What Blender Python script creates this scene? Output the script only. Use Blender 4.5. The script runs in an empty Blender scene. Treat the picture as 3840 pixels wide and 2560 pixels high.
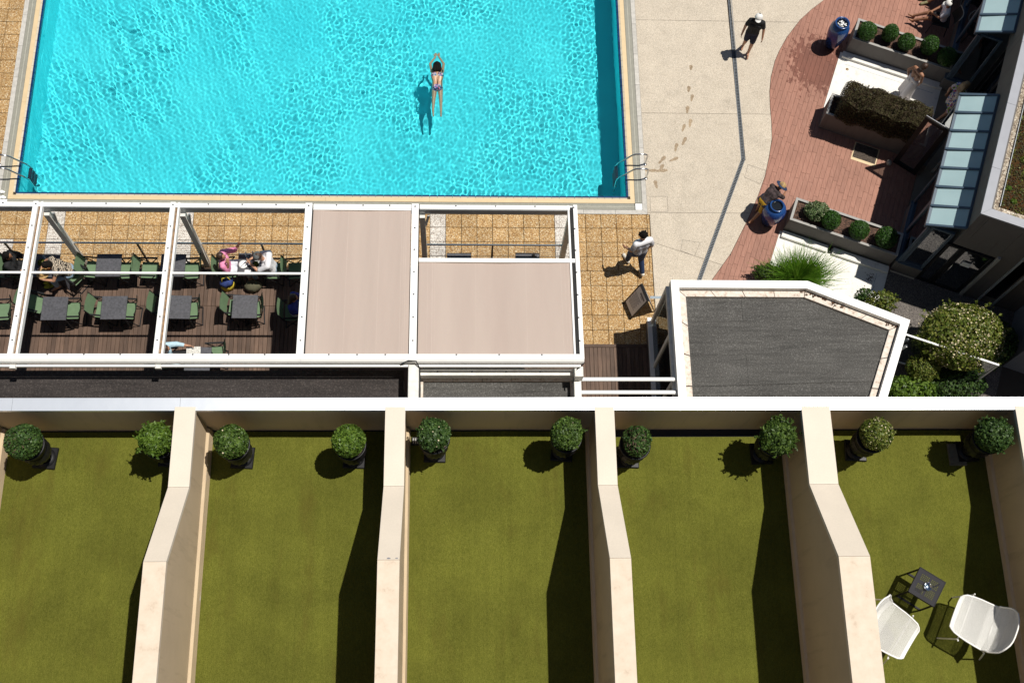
import bpy, math, random
import numpy as np
from mathutils import Vector, Matrix, Euler
sc = bpy.context.scene
C = sc.collection
R = math.radians
rnd = random.Random(7)

# ------------------------------------------------------------------ camera, sky, sun, exposure
F = 4330.0                                   # focal length in photograph pixels (3840 wide)
CAM_H = 26.0                                 # camera height above the pool deck
_D = np.array([-213., 1560., F]); _D /= np.linalg.norm(_D)
_X = np.array([93080., 60., F]); _X -= _D * (_X @ _D); _X /= np.linalg.norm(_X)
_Y = np.cross(-_D, _X)
cam = bpy.data.cameras.new('camera'); cam_o = bpy.data.objects.new('camera', cam); C.objects.link(cam_o)
cam.sensor_width = 36.0; cam.lens = 36.0 * F / 3840.0; cam.clip_start = 0.1; cam.clip_end = 3000
def _cw(v): return Vector((v @ _X, v @ _Y, -(v @ _D)))
_r, _u, _b = _cw(np.array([1., 0, 0])), _cw(np.array([0, -1., 0])), _cw(np.array([0, 0, -1.]))
cam_o.matrix_world = Matrix(((_r.x, _u.x, _b.x, 0), (_r.y, _u.y, _b.y, 0), (_r.z, _u.z, _b.z, CAM_H), (0, 0, 0, 1)))
sc.camera = cam_o
SUN = Vector((0.336, 0.088, 1.0)).normalized()
world = bpy.data.worlds.new('World'); sc.world = world; world.use_nodes = True
_n = world.node_tree.nodes; _bg = _n['Background']
_sky = _n.new('ShaderNodeTexSky'); _sky.sky_type = 'NISHITA'; _sky.sun_disc = False
_sky.sun_elevation = math.asin(SUN.z); _sky.sun_rotation = math.atan2(SUN.x, SUN.y)
_sky.altitude = 200; _sky.air_density = 1.0; _sky.dust_density = 0.6; _sky.ozone_density = 1.0
world.node_tree.links.new(_sky.outputs[0], _bg.inputs[0]); _bg.inputs[1].default_value = 0.05
_sun = bpy.data.lights.new('sun', 'SUN'); _sun.energy = 5.0; _sun.angle = R(0.53); _sun.color = (1.0, 0.955, 0.88)
_sun.cycles.is_caustics_light = True
sun_o = bpy.data.objects.new('sun', _sun); C.objects.link(sun_o)
sun_o.rotation_euler = SUN.to_track_quat('Z', 'Y').to_euler(); sun_o.location = (20, 5, 60)
sc.view_settings.view_transform = 'Standard'; sc.view_settings.look = 'None'
sc.view_settings.exposure = 0.0; sc.view_settings.gamma = 1.0; sc.view_settings.use_curve_mapping = False
sc.cycles.use_denoising = True
sc.cycles.max_bounces = 8; sc.cycles.diffuse_bounces = 3; sc.cycles.glossy_bounces = 3
sc.cycles.transmission_bounces = 8; sc.cycles.transparent_max_bounces = 12
sc.cycles.sample_clamp_indirect = 4.0

# a photograph point on a level surface of known height z -> its place in the world
def W(px, py, z=0.0):
    r = np.array([px - 1920., py - 1280., F]); v = np.array([r @ _X, r @ _Y, -(r @ _D)])
    t = (z - CAM_H) / v[2]; return Vector((v[0] * t, v[1] * t, z))

# ------------------------------------------------------------------ mesh helpers
class MB:
    def __init__(s): s.v = []; s.f = []; s.sm = []
    def add(s, vs, fs, smooth=False):
        o = len(s.v); s.v += [tuple(p) for p in vs]; s.f += [tuple(i + o for i in f) for f in fs]; s.sm += [smooth] * len(fs); return s
    def box(s, x0, x1, y0, y1, z0, z1, M=None):
        vs = [Vector((x, y, z)) for z in (z0, z1) for y in (y0, y1) for x in (x0, x1)]
        if M is not None: vs = [M @ v for v in vs]
        return s.add(vs, [(0, 2, 3, 1), (4, 5, 7, 6), (0, 1, 5, 4), (2, 6, 7, 3), (0, 4, 6, 2), (1, 3, 7, 5)])
    def bevbox(s, x0, x1, y0, y1, z0, z1, b=.004, M=None):
        vs = []
        for z, i in ((z0, 0), (z1 - b, 0), (z1, b)):
            vs += [Vector((x0 + i, y0 + i, z)), Vector((x1 - i, y0 + i, z)), Vector((x1 - i, y1 - i, z)), Vector((x0 + i, y1 - i, z))]
        if M is not None: vs = [M @ v for v in vs]
        fs = [(3, 2, 1, 0), (8, 9, 10, 11)]
        for k in (0, 4):
            for i in range(4): j = (i + 1) % 4; fs.append((k + i, k + j, k + 4 + j, k + 4 + i))
        return s.add(vs, fs)
    def prism(s, poly, z0, z1, b=0.0):
        n = len(poly); A = sum(poly[i][0] * poly[(i + 1) % n][1] - poly[(i + 1) % n][0] * poly[i][1] for i in range(n))
        if A < 0: poly = poly[::-1]
        zz = (lambda z, p: z(p) if callable(z) else z)
        vs = [(p[0], p[1], zz(z0, p)) for p in poly] + [(p[0], p[1], zz(z1, p)) for p in poly]
        fs = [tuple(range(n - 1, -1, -1)), tuple(range(n, 2 * n))] + [(i, (i + 1) % n, n + (i + 1) % n, n + i) for i in range(n)]
        return s.add(vs, fs)
    def beam(s, a, b, w, h, up=(0, 0, 1)):
        a, b = Vector(a), Vector(b); d = (b - a).normalized(); up = Vector(up)
        x = d.cross(up)
        if x.length < 1e-4: x = d.cross(Vector((0, 1, 0)))
        x.normalize(); y = x.cross(d)
        vs = [p + x * sx * w / 2 + y * sy * h / 2 for p in (a, b) for sx, sy in ((-1, -1), (1, -1), (1, 1), (-1, 1))]
        return s.add(vs, [(3, 2, 1, 0), (4, 5, 6, 7), (0, 1, 5, 4), (1, 2, 6, 5), (2, 3, 7, 6), (3, 0, 4, 7)])
    def tube(s, pts, r, n=8, caps=True, closed=False):
        pts = [Vector(p) for p in pts]; m = len(pts); rs = r if hasattr(r, '__len__') else [r] * m
        prev = None; vs = []
        for i, p in enumerate(pts):
            if closed: t = (pts[(i + 1) % m] - pts[i - 1]).normalized()
            else: t = (pts[min(i + 1, m - 1)] - pts[max(i - 1, 0)]).normalized()
            if prev is None:
                x = t.cross(Vector((0, 0, 1)))
                if x.length < 1e-3: x = t.cross(Vector((0, 1, 0)))
            else: x = prev - t * prev.dot(t)
            x.normalize(); prev = x; y = t.cross(x)
            vs += [p + x * (rs[i] * math.cos(2 * math.pi * k / n)) + y * (rs[i] * math.sin(2 * math.pi * k / n)) for k in range(n)]
        fs = []
        for i in range(m if closed else m - 1):
            j = (i + 1) % m
            for k in range(n): fs.append((i * n + k, i * n + (k + 1) % n, j * n + (k + 1) % n, j * n + k))
        s.add(vs, fs, True)
        if caps and not closed: s.add([vs[k] for k in range(n)], [tuple(range(n - 1, -1, -1))]); s.add([vs[(m - 1) * n + k] for k in range(n)], [tuple(range(n))])
        return s
    def lathe(s, prof, n=32, c=(0, 0, 0), fn=None, M=None):
        vs = []
        for i, (r, z) in enumerate(prof):
            for k in range(n):
                a = 2 * math.pi * k / n; rr = r * (fn(a, i, z) if fn else 1)
                v = Vector((c[0] + rr * math.cos(a), c[1] + rr * math.sin(a), c[2] + z)); vs.append(M @ v if M is not None else v)
        m = len(prof); fs = [(i * n + k, i * n + (k + 1) % n, (i + 1) * n + (k + 1) % n, (i + 1) * n + k) for i in range(m - 1) for k in range(n)]
        return s.add(vs, fs, True)
    def grid(s, fn, nu, nv, smooth=True):
        vs = [fn(i / nu, j / nv) for j in range(nv + 1) for i in range(nu + 1)]
        fs = [(j * (nu + 1) + i, j * (nu + 1) + i + 1, (j + 1) * (nu + 1) + i + 1, (j + 1) * (nu + 1) + i) for j in range(nv) for i in range(nu)]
        return s.add(vs, fs, smooth)
    def ell(s, c, r, n=12, M=None):
        c = Vector(c); vs = []; m = max(6, n // 2 + 1)
        for j in range(m + 1):
            t = math.pi * j / m
            for k in range(n):
                a = 2 * math.pi * k / n; v = Vector((r[0] * math.sin(t) * math.cos(a), r[1] * math.sin(t) * math.sin(a), -r[2] * math.cos(t)))
                vs.append(c + (M @ v if M is not None else v))
        return s.add(vs, [(j * n + k, j * n + (k + 1) % n, (j + 1) * n + (k + 1) % n, (j + 1) * n + k) for j in range(m) for k in range(n)], True)
    def mesh(s, name):
        me = bpy.data.meshes.new(name); me.from_pydata(s.v, [], s.f)
        me.polygons.foreach_set('use_smooth', s.sm); me.update(); return me

def link(name, me, mat=None, parent=None, world=True):
    o = bpy.data.objects.new(name, me); C.objects.link(o)
    if mat is not None and me is not None and len(me.materials) == 0: me.materials.append(mat)
    if parent is not None:
        o.parent = parent
        if world: o.matrix_parent_inverse = wm(parent).inverted()
    return o
def wm(o):
    m = o.matrix_basis.copy() if o.parent is None else wm(o.parent) @ o.matrix_parent_inverse @ o.matrix_basis
    return m
def part(root, name, mb, mat, world=True, label=None, kind=None):
    o = link(name, mb.mesh(name) if isinstance(mb, MB) else mb, mat, root, world)
    if label: o['label'] = label
    if kind: o['kind'] = kind
    return o
def tag(o, label=None, cat=None, group=None, kind=None):
    if label: o['label'] = label
    if cat: o['category'] = cat
    if group: o['group'] = group
    if kind: o['kind'] = kind
    return o
def thing(name, label, cat, loc=(0, 0, 0), rz=0.0, group=None, kind=None):
    o = bpy.data.objects.new(name, None); C.objects.link(o); o.empty_display_size = .2
    o.location = loc; o.rotation_euler = (0, 0, rz); return tag(o, label, cat, group, kind)
def struct(name, mb, mat, label=None):
    o = link(name, mb.mesh(name), mat); o['kind'] = 'structure'; o['label'] = label or name.replace('_', ' '); return o
def copy_tree(o, parent=None):
    c = o.copy(); C.objects.link(c); c.parent = parent
    for ch in list(o.children): copy_tree(ch, c)
    return c
def clip(poly, planes):                     # convex half-planes (nx,ny,d): keep nx*x+ny*y<=d
    for nx, ny, d in planes:
        out = []
        for i in range(len(poly)):
            p, q = poly[i - 1], poly[i]; a, b = nx * p[0] + ny * p[1] - d, nx * q[0] + ny * q[1] - d
            if (a <= 0) != (b <= 0): t = a / (a - b); out.append((p[0] + (q[0] - p[0]) * t, p[1] + (q[1] - p[1]) * t))
            if b <= 0: out.append(q)
        poly = out
        if len(poly) < 3: return []
    cl = []
    for p in poly:
        if not cl or math.hypot(p[0] - cl[-1][0], p[1] - cl[-1][1]) > 1e-4: cl.append(p)
    A = abs(sum(cl[i][0] * cl[(i + 1) % len(cl)][1] - cl[(i + 1) % len(cl)][0] * cl[i][1] for i in range(len(cl)))) / 2 if len(cl) > 2 else 0
    return cl if A > 4e-4 else []

# ------------------------------------------------------------------ materials
MATS = {}
def col(c): return (c[0], c[1], c[2], 1)
class NT:
    def __init__(s, name):
        s.m = bpy.data.materials.new(name); s.m.use_nodes = True; s.n = s.m.node_tree.nodes; s.l = s.m.node_tree.links
        s.b = s.n['Principled BSDF']; s.out = s.n['Material Output']; s.pos = None; MATS[name] = s.m
    def P(s):
        if s.pos is None: s.pos = s.n.new('ShaderNodeNewGeometry').outputs['Position']
        return s.pos
    def node(s, t, **k):
        x = s.n.new(t)
        for a, v in k.items(): setattr(x, a, v)
        return x
    def mapping(s, scale=(1, 1, 1), rot=(0, 0, 0), src=None):
        x = s.n.new('ShaderNodeMapping'); s.l.new(src or s.P(), x.inputs[0]); x.inputs['Scale'].default_value = scale; x.inputs['Rotation'].default_value = rot; return x.outputs[0]
    def noise(s, scale, detail=3, rough=.55, src=None, dist=0):
        x = s.n.new('ShaderNodeTexNoise'); s.l.new(src or s.P(), x.inputs['Vector']); x.inputs['Scale'].default_value = scale
        x.inputs['Detail'].default_value = detail; x.inputs['Roughness'].default_value = rough; x.inputs['Distortion'].default_value = dist; return x.outputs['Fac']
    def voro(s, scale, feature='F1', src=None, out='Distance'):
        x = s.n.new('ShaderNodeTexVoronoi'); x.feature = feature; s.l.new(src or s.P(), x.inputs['Vector']); x.inputs['Scale'].default_value = scale; return x.outputs[out]
    def ramp(s, fac, stops, interp='LINEAR'):
        x = s.n.new('ShaderNodeValToRGB'); s.l.new(fac, x.inputs[0]); cr = x.color_ramp; cr.interpolation = interp
        while len(cr.elements) < len(stops): cr.elements.new(.5)
        for e, (p, c) in zip(cr.elements, stops): e.position = p; e.color = col(c) if hasattr(c, '__len__') else (c, c, c, 1)
        return x.outputs[0]
    def mix(s, fac, a, b, mode='MIX'):
        x = s.n.new('ShaderNodeMix'); x.data_type = 'RGBA'; x.blend_type = mode
        for sock, v in ((x.inputs[0], fac), (x.inputs[6], a), (x.inputs[7], b)):
            if hasattr(v, 'is_linked'): s.l.new(v, sock)
            elif hasattr(v, '__len__'): sock.default_value = col(v)
            else: sock.default_value = v
        return x.outputs[2]
    def math(s, op, a, b=0.0, c=0.0):
        x = s.n.new('ShaderNodeMath'); x.operation = op
        for sock, v in zip(x.inputs, (a, b, c)):
            if hasattr(v, 'is_linked'): s.l.new(v, sock)
            else: sock.default_value = v
        return x.outputs[0]
    def bump(s, h, strength=.3, dist=.01):
        x = s.n.new('ShaderNodeBump'); s.l.new(h, x.inputs['Height']); x.inputs['Strength'].default_value = strength; x.inputs['Distance'].default_value = dist
        s.l.new(x.outputs[0], s.b.inputs['Normal']); return x
    def base(s, c, rough=.6, metal=0.0, spec=.5):
        if hasattr(c, 'is_linked'): s.l.new(c, s.b.inputs['Base Color'])
        else: s.b.inputs['Base Color'].default_value = col(c)
        s.b.inputs['Roughness'].default_value = rough; s.b.inputs['Metallic'].default_value = metal; s.b.inputs['Specular IOR Level'].default_value = spec
        return s
    def rand(s): return s.n.new('ShaderNodeObjectInfo').outputs['Random']
    def island(s): return s.n.new('ShaderNodeNewGeometry').outputs['Random Per Island']

def plain(name, c, rough=.6, var=.12, scale=6, bump=0.0, bscale=60, metal=0.0, spec=.5, fine=0.0, fscale=120, rand=0.0):
    t = NT(name); c = Vector(c)
    k = t.ramp(t.noise(scale, 4), [(.3, tuple(c * (1 - var))), (.7, tuple(c * (1 + var)))])
    if fine: k = t.mix(1.0, k, t.ramp(t.noise(fscale, 2), [(.3, 1 - fine), (.7, 1 + fine)]), 'MULTIPLY')
    if rand: k = t.mix(1.0, k, t.ramp(t.rand(), [(0, 1 - rand), (1, 1 + rand)]), 'MULTIPLY')
    t.base(k, rough, metal, spec)
    if bump: t.bump(t.noise(bscale, 3), bump, .01)
    return t.m
def speckle(name, stops, scale, rough=.8, bump=.5, rand=.08, big=.1, dist=.006):
    t = NT(name)
    c = t.n.new('ShaderNodeTexVoronoi'); c.inputs['Scale'].default_value = scale; t.l.new(t.P(), c.inputs['Vector'])
    sep = t.n.new('ShaderNodeSeparateColor'); t.l.new(c.outputs['Color'], sep.inputs[0])
    k = t.ramp(sep.outputs[0], stops, 'CONSTANT')
    k = t.mix(1.0, k, t.ramp(c.outputs['Distance'], [(.25, 1.04), (.75, .62)]), 'MULTIPLY')
    k = t.mix(1.0, k, t.ramp(t.noise(2.2, 4), [(.3, 1 - big), (.7, 1 + big)]), 'MULTIPLY')
    if rand: k = t.mix(1.0, k, t.ramp(t.rand(), [(0, 1 - rand), (1, 1 + rand)]), 'MULTIPLY')
    t.base(k, rough, 0, .3); t.bump(c.outputs['Distance'], -bump, dist); return t

WHITE = plain('white_painted_metal', (.82, .82, .80), .4, .03, 3, fine=.02)
WHITE_OLD = plain('weathered_white_metal', (.66, .65, .61), .5, .13, 9, fine=.06)
ALU = plain('grey_aluminium', (.42, .45, .47), .4, .06, 4, metal=.2)
STEEL = plain('polished_steel', (.6, .6, .6), .18, .05, 4, metal=1.0)
SCREW = plain('screw_steel', (.06, .065, .08), .4, .1, 4)
BLACK = plain('black_frame_metal', (.010, .011, .013), .5, .1, 5, spec=.25)
BLUEGREY = plain('blue_grey_frame_metal', (.055, .085, .12), .45, .08, 3)
NAVY = plain('navy_glazed_tile', (.006, .035, .11), .25, .15, 20, rand=.2)
GROUTLIP = plain('pale_ceramic_lip', (.50, .44, .33), .5, .08, 12, rand=.05)
COPING = plain('sand_coping_tile', (.60, .46, .27), .55, .05, 5, fine=.03)
STONE = plain('light_granite_strip', (.46, .44, .40), .8, .14, 10, fine=.18, fscale=160, rand=.05)
GRATE = plain('grating_plastic', (.42, .41, .34), .6, .08, 8)
DARKGAP = plain('dark_gap', (.02, .02, .02), .9, .1, 8)
LINER = None
def mk_liner():
    t = NT('cyan_pool_liner'); n = t.noise(.5, 3)
    t.base(t.ramp(n, [(.3, (.050, .64, .73)), (.7, (.072, .71, .78))]), .7, 0, .2); return t.m
LINER = mk_liner()
def mk_water():
    t = NT('clear_pool_water'); b = t.b
    b.inputs['Base Color'].default_value = (.93, 1, 1, 1); b.inputs['Roughness'].default_value = 0.0
    b.inputs['IOR'].default_value = 1.33; b.inputs['Transmission Weight'].default_value = 1.0; return t.m
WATER = mk_water()
OCHRE = speckle('ochre_washed_gravel', [(0, (.45, .27, .105)), (.3, (.34, .185, .065)), (.5, (.53, .35, .16)), (.74, (.64, .49, .29)), (.86, (.26, .14, .055)), (.94, (.74, .62, .42))], 58, bump=.6, rand=.10, dist=.008).m
WGRAVEL = speckle('white_washed_gravel', [(0, (.62, .57, .50)), (.35, (.74, .69, .62)), (.6, (.40, .33, .27)), (.75, (.80, .77, .71)), (.9, (.30, .25, .22))], 62, bump=.6, rand=.06, dist=.008).m
def mk_concrete():
    t = speckle('sand_concrete', [(0, (.58, .505, .40)), (.35, (.62, .54, .43)), (.65, (.53, .455, .355)), (.82, (.66, .585, .48))], 85, bump=.1, rand=.03, big=.06)
    src = t.b.inputs['Base Color'].links[0].from_socket
    st = t.ramp(t.noise(1.3, 5, .6), [(.56, 1.0), (.72, .86)]); k = t.mix(1.0, src, st, 'MULTIPLY'); t.l.new(k, t.b.inputs['Base Color']); return t.m
CONC = mk_concrete()
WETC = speckle('wet_concrete', [(0, (.36, .27, .17)), (.4, (.44, .34, .23)), (.7, (.29, .21, .13))], 75, rough=.35, bump=.1, rand=.1).m
def mk_plank():
    t = NT('red_stamped_planks'); g = t.noise(1.0, 4, .6, t.mapping((60, 3.5, 10), (0, 0, R(-20.6))))
    k = t.ramp(g, [(.25, (.225, .10, .066)), (.55, (.315, .150, .104)), (.8, (.40, .215, .158))])
    k = t.mix(1.0, k, t.ramp(t.rand(), [(0, .93), (1, 1.07)]), 'MULTIPLY')
    k = t.mix(1.0, k, t.ramp(t.noise(.9, 4), [(.3, .9), (.7, 1.12)]), 'MULTIPLY')
    # spilled water drying on the boards below the tall urn
    c = W(3090, 200); d = t.n.new('ShaderNodeVectorMath'); d.operation = 'DISTANCE'; t.l.new(t.P(), d.inputs[0]); d.inputs[1].default_value = (c.x - .15, c.y - .35, 0)
    m1 = t.math('SUBTRACT', 1.0, t.math('DIVIDE', d.outputs['Value'], 1.35))
    m2 = t.math('GREATER_THAN', t.math('ADD', t.math('MULTIPLY', m1, .55), t.noise(5.5, 4, .62, t.mapping((1.6, .8, 1)))), .72)
    k = t.mix(m2, k, t.mix(1.0, k, (.55, .42, .38), 'MULTIPLY'))
    t.base(k, .62, 0, .35); t.bump(g, .35, .004); return t.m
PLANK = mk_plank()
def mk_deck():
    t = NT('dark_deck_boards'); g = t.noise(1.0, 4, .6, t.mapping((70, 2.5, 10)))
    k = t.ramp(g, [(.2, (.058, .035, .023)), (.55, (.112, .070, .049)), (.85, (.17, .115, .085))])
    k = t.mix(1.0, k, t.ramp(t.rand(), [(0, .72), (1, 1.25)]), 'MULTIPLY'); k = t.mix(1.0, k, t.ramp(t.noise(1.8, 4), [(.3, .85), (.75, 1.25)]), 'MULTIPLY')
    t.base(k, .65, 0, .3)
    w = t.node('ShaderNodeTexWave', bands_direction='X'); t.l.new(t.P(), w.inputs['Vector']); w.inputs['Scale'].default_value = 14
    t.bump(w.outputs['Fac'], .35, .004); return t.m
DECK = mk_deck()
def mk_turf():
    t = NT('artificial_turf')
    f = t.noise(90, 3, .75); fi = t.noise(1.0, 3, .7, t.mapping((70, 30, 40)))
    k = t.ramp(f, [(.28, (.052, .060, .007)), (.5, (.113, .117, .016)), (.72, (.19, .186, .04))])
    k = t.mix(.5, k, t.ramp(fi, [(.3, (.068, .078, .008)), (.7, (.16, .162, .026))]))
    k = t.mix(1.0, k, t.ramp(t.noise(1.6, 5, .6), [(.3, .80), (.7, 1.14)]), 'MULTIPLY')
    k = t.mix(t.ramp(t.noise(2.7, 5, .65, t.mapping((1, .35, 1))), [(.56, 0.0), (.74, .5)]), k, (.085, .068, .012))
    k = t.mix(1.0, k, t.ramp(t.noise(1.0, 3, .6, t.mapping((14, .3, 1))), [(.3, .93), (.7, 1.05)]), 'MULTIPLY')
    k = t.mix(t.ramp(t.noise(23, 4, .75), [(.70, 0.0), (.78, .45)]), k, (.05, .045, .012))
    t.base(k, .9, 0, .12); t.bump(f, .9, .012); return t.m
TURF = mk_turf()
def mk_render(name, c, var=.05):
    t = NT(name); c = Vector(c)
    k = t.ramp(t.noise(2.0, 5, .6), [(.3, tuple(c * (1 - var))), (.7, tuple(c * (1 + var)))])
    s = t.ramp(t.noise(1.0, 5, .6, t.mapping((7, 7, .8))), [(.54, 1.0), (.78, .74)]); k = t.mix(1.0, k, s, 'MULTIPLY')
    sp = t.ramp(t.noise(34, 4, .7), [(.6, 1.0), (.75, .9)]); k = t.mix(1.0, k, sp, 'MULTIPLY')
    t.base(k, .8, 0, .3); t.bump(t.noise(150, 3), .12, .004); return t.m
BEIGE = mk_render('beige_render_wall', (.56, .43, .29))
CAPST = plain('cream_wall_cap', (.66, .58, .475), .75, .035, 2.5, bump=.1, bscale=120, fine=.03, fscale=60)
def mk_capold():
    t = NT('weathered_cream_cap'); k = t.ramp(t.noise(7, 5, .7), [(.35, (.68, .58, .46)), (.6, (.63, .52, .40)), (.78, (.48, .37, .27))])
    t.base(k, .8, 0, .3); t.bump(t.noise(160, 3), .3, .004); return t.m
CAPOLD = mk_capold()
def mk_plaster_base():
    t = NT('peeling_skirting'); k = t.ramp(t.noise(9, 5, .65, t.mapping((1, .35, 1))), [(.4, (.60, .47, .31)), (.62, (.54, .41, .27)), (.74, (.72, .67, .58))])
    t.base(k, .85, 0, .2); t.bump(t.noise(60, 4), .4, .01); return t.m
SKIRT = mk_plaster_base()
def mk_zinc():
    t = NT('white_aluminium_coping'); t.base(t.ramp(t.noise(1.1, 4, .6), [(.3, (.78, .82, .87)), (.7, (.84, .87, .91))]), .36, .65, .6); t.bump(t.noise(2.2, 3), .08, .03); return t.m
ZINC = mk_zinc()
def mk_felt(name, c, tint):
    t = NT(name); c = Vector(c); f = t.noise(34, 4, .8)
    k = t.ramp(f, [(.3, tuple(c * .55)), (.55, tuple(c)), (.78, tint)])
    s = t.noise(1.0, 4, .6, t.mapping((1.2, 18, 1), (0, 0, R(-3)))); k = t.mix(1.0, k, t.ramp(s, [(.3, .72), (.65, 1.12)]), 'MULTIPLY')
    k = t.mix(1.0, k, t.ramp(t.noise(.8, 4), [(.35, .85), (.7, 1.15)]), 'MULTIPLY')
    t.base(k, .85, 0, .25); t.bump(f, .6, .008); return t.m
FELT = mk_felt('slate_roofing_felt', (.084, .081, .075), (.28, .272, .26))
FELTB = mk_felt('brown_roofing_felt', (.040, .034, .032), (.15, .13, .115))
def mk_fabric():
    t = NT('taupe_awning_fabric'); k = t.ramp(t.noise(1.0, 3, .5, t.mapping((1.6, .12, 1))), [(.3, (.455, .368, .322)), (.7, (.495, .410, .358))])
    k = t.mix(1.0, k, t.ramp(t.noise(300, 2), [(.3, .97), (.7, 1.03)]), 'MULTIPLY'); k = t.mix(t.ramp(t.noise(26, 4, .7), [(.73, 0.0), (.80, .4)]), k, (.25, .2, .16)); t.base(k, .85, 0, .15)
    t.bump(t.noise(14, 4, .6, t.mapping((1, .5, 1))), .25, .01)
    d = t.b; tr = t.n.new('ShaderNodeBsdfTranslucent'); tr.inputs[0].default_value = (.5, .4, .33, 1); mx = t.n.new('ShaderNodeMixShader'); mx.inputs[0].default_value = .12
    t.l.new(d.outputs[0], mx.inputs[1]); t.l.new(tr.outputs[0], mx.inputs[2]); t.l.new(mx.outputs[0], t.out.inputs[0]); return t.m
FABRIC = mk_fabric()
TABLE = plain('slate_laminate', (.062, .062, .070), .5, .35, 22, fine=.15, fscale=60)
SLING = plain('green_sling_fabric', (.115, .185, .098), .8, .08, 10, fine=.1, fscale=260)
GREYW = mk_render('grey_render', (.135, .125, .118), .05)
GREYL = mk_render('light_grey_rim', (.34, .33, .31), .05)
GREYC = plain('pale_grey_coping', (.285, .295, .325), .5, .05, 4, fine=.03)
RAMPW = mk_render('white_resin_ramp', (.74, .72, .67), .05)
DARKPAVE = speckle('dark_grey_pavement', [(0, (.12, .105, .095)), (.4, (.17, .15, .135)), (.7, (.085, .075, .07)), (.88, (.24, .21, .18))], 60, bump=.2, rand=0).m
MULCH = speckle('bark_mulch', [(0, (.065, .035, .022)), (.3, (.11, .055, .035)), (.6, (.035, .02, .014)), (.85, (.16, .09, .06))], 45, bump=.9, rand=0, dist=.02).m
PEBBLE = speckle('roof_pebbles', [(0, (.42, .35, .26)), (.3, (.55, .47, .37)), (.55, (.28, .22, .16)), (.75, (.66, .6, .5)), (.9, (.2, .15, .12))], 32, bump=1.0, rand=0, dist=.02).m
def mk_sedum():
    t = NT('sedum_mat'); v = t.noise(18, 5, .7); k = t.ramp(v, [(.3, (.025, .012, .006)), (.46, (.085, .034, .013)), (.58, (.045, .038, .012)), (.72, (.12, .10, .02))])
    k = t.mix(t.ramp(t.noise(3.5, 4), [(.5, 0.0), (.66, .6)]), k, (.055, .06, .014)); t.base(k, .95, 0, .1); t.bump(t.noise(45, 4, .7), 1.0, .03); return t.m
SEDUM = mk_sedum()
def mk_glaze():
    t = NT('cobalt_glaze'); z = t.n.new('ShaderNodeSeparateXYZ'); t.l.new(t.P(), z.inputs[0])
    h = t.math('ADD', z.outputs[2], t.math('MULTIPLY', t.noise(9, 4), .25))
    k = t.ramp(h, [(.15, (.005, .012, .045)), (.55, (.008, .026, .11)), (.78, (.016, .022, .15)), (.98, (.015, .06, .20))])
    k = t.mix(t.ramp(t.noise(14, 5, .7), [(.5, 0.0), (.8, .35)]), k, (.015, .07, .17)); t.base(k, .16, 0, .6); return t.m
GLAZE = mk_glaze()
BLACKPOT = plain('black_plastic_urn', (.008, .008, .009), .45, .25, 14, fine=.1, spec=.3)
SOIL = plain('dark_soil', (.03, .02, .013), .95, .3, 30, bump=.8, bscale=60)
def mk_glass(name, c=(.75, .85, .85), op=.12, rough=.02):
    t = NT(name); tr = t.n.new('ShaderNodeBsdfTransparent'); tr.inputs[0].default_value = col(c)
    g = t.n.new('ShaderNodeBsdfGlossy'); g.inputs['Roughness'].default_value = rough; g.inputs[0].default_value = (.9, .95, 1, 1)
    fr = t.n.new('ShaderNodeFresnel'); fr.inputs[0].default_value = 1.5; f2 = t.math('MULTIPLY_ADD', fr.outputs[0], .45, op)
    mx = t.n.new('ShaderNodeMixShader'); t.l.new(f2, mx.inputs[0]); t.l.new(tr.outputs[0], mx.inputs[1]); t.l.new(g.outputs[0], mx.inputs[2]); t.l.new(mx.outputs[0], t.out.inputs[0]); return t.m
GLASS = mk_glass('clear_window_glass', (.80, .84, .84), .02)
GLASSD = mk_glass('tinted_window_glass', (.40, .42, .42), .03)
def mk_frost():
    t = NT('frosted_roof_glass'); t.base(t.ramp(t.noise(2, 3), [(.3, (.36, .50, .52)), (.7, (.41, .555, .575))]), .35, 0, .5)
    tr = t.n.new('ShaderNodeBsdfTranslucent'); tr.inputs[0].default_value = (.5, .75, .78, 1); mx = t.n.new('ShaderNodeMixShader'); mx.inputs[0].default_value = .1
    t.l.new(t.b.outputs[0], mx.inputs[1]); t.l.new(tr.outputs[0], mx.inputs[2]); t.l.new(mx.outputs[0], t.out.inputs[0]); return t.m
FROST = mk_frost()
def mk_leaf(name, a, b, c, tl=.25, rough=.5):
    t = NT(name); k = t.ramp(t.island(), [(0, a), (.5, b), (1, c)]); k = t.mix(1.0, k, t.ramp(t.noise(7, 3), [(.3, .75), (.7, 1.2)]), 'MULTIPLY')
    t.base(k, rough, 0, .35); tr = t.n.new('ShaderNodeBsdfTranslucent'); t.l.new(k, tr.inputs[0]); mx = t.n.new('ShaderNodeMixShader'); mx.inputs[0].default_value = tl
    t.l.new(t.b.outputs[0], mx.inputs[1]); t.l.new(tr.outputs[0], mx.inputs[2]); t.l.new(mx.outputs[0], t.out.inputs[0]); return t.m
LEAF_MID = mk_leaf('mid_green_leaves', (.036, .070, .012), (.064, .118, .018), (.115, .18, .03))
LEAF_DARK = mk_leaf('dark_green_leaves', (.024, .055, .012), (.044, .092, .018), (.085, .145, .03))
LEAF_BRIGHT = mk_leaf('bright_green_leaves', (.05, .10, .010), (.09, .16, .016), (.15, .23, .03))
LEAF_BOX = mk_leaf('boxwood_leaves', (.016, .055, .006), (.032, .095, .010), (.06, .145, .02))
LEAF_RED = mk_leaf('bronze_hedge_leaves', (.036, .018, .010), (.048, .034, .013), (.07, .07, .020), .15, .75)
LEAF_PALE = mk_leaf('variegated_leaves', (.05, .11, .03), (.11, .17, .06), (.33, .36, .20))
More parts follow.
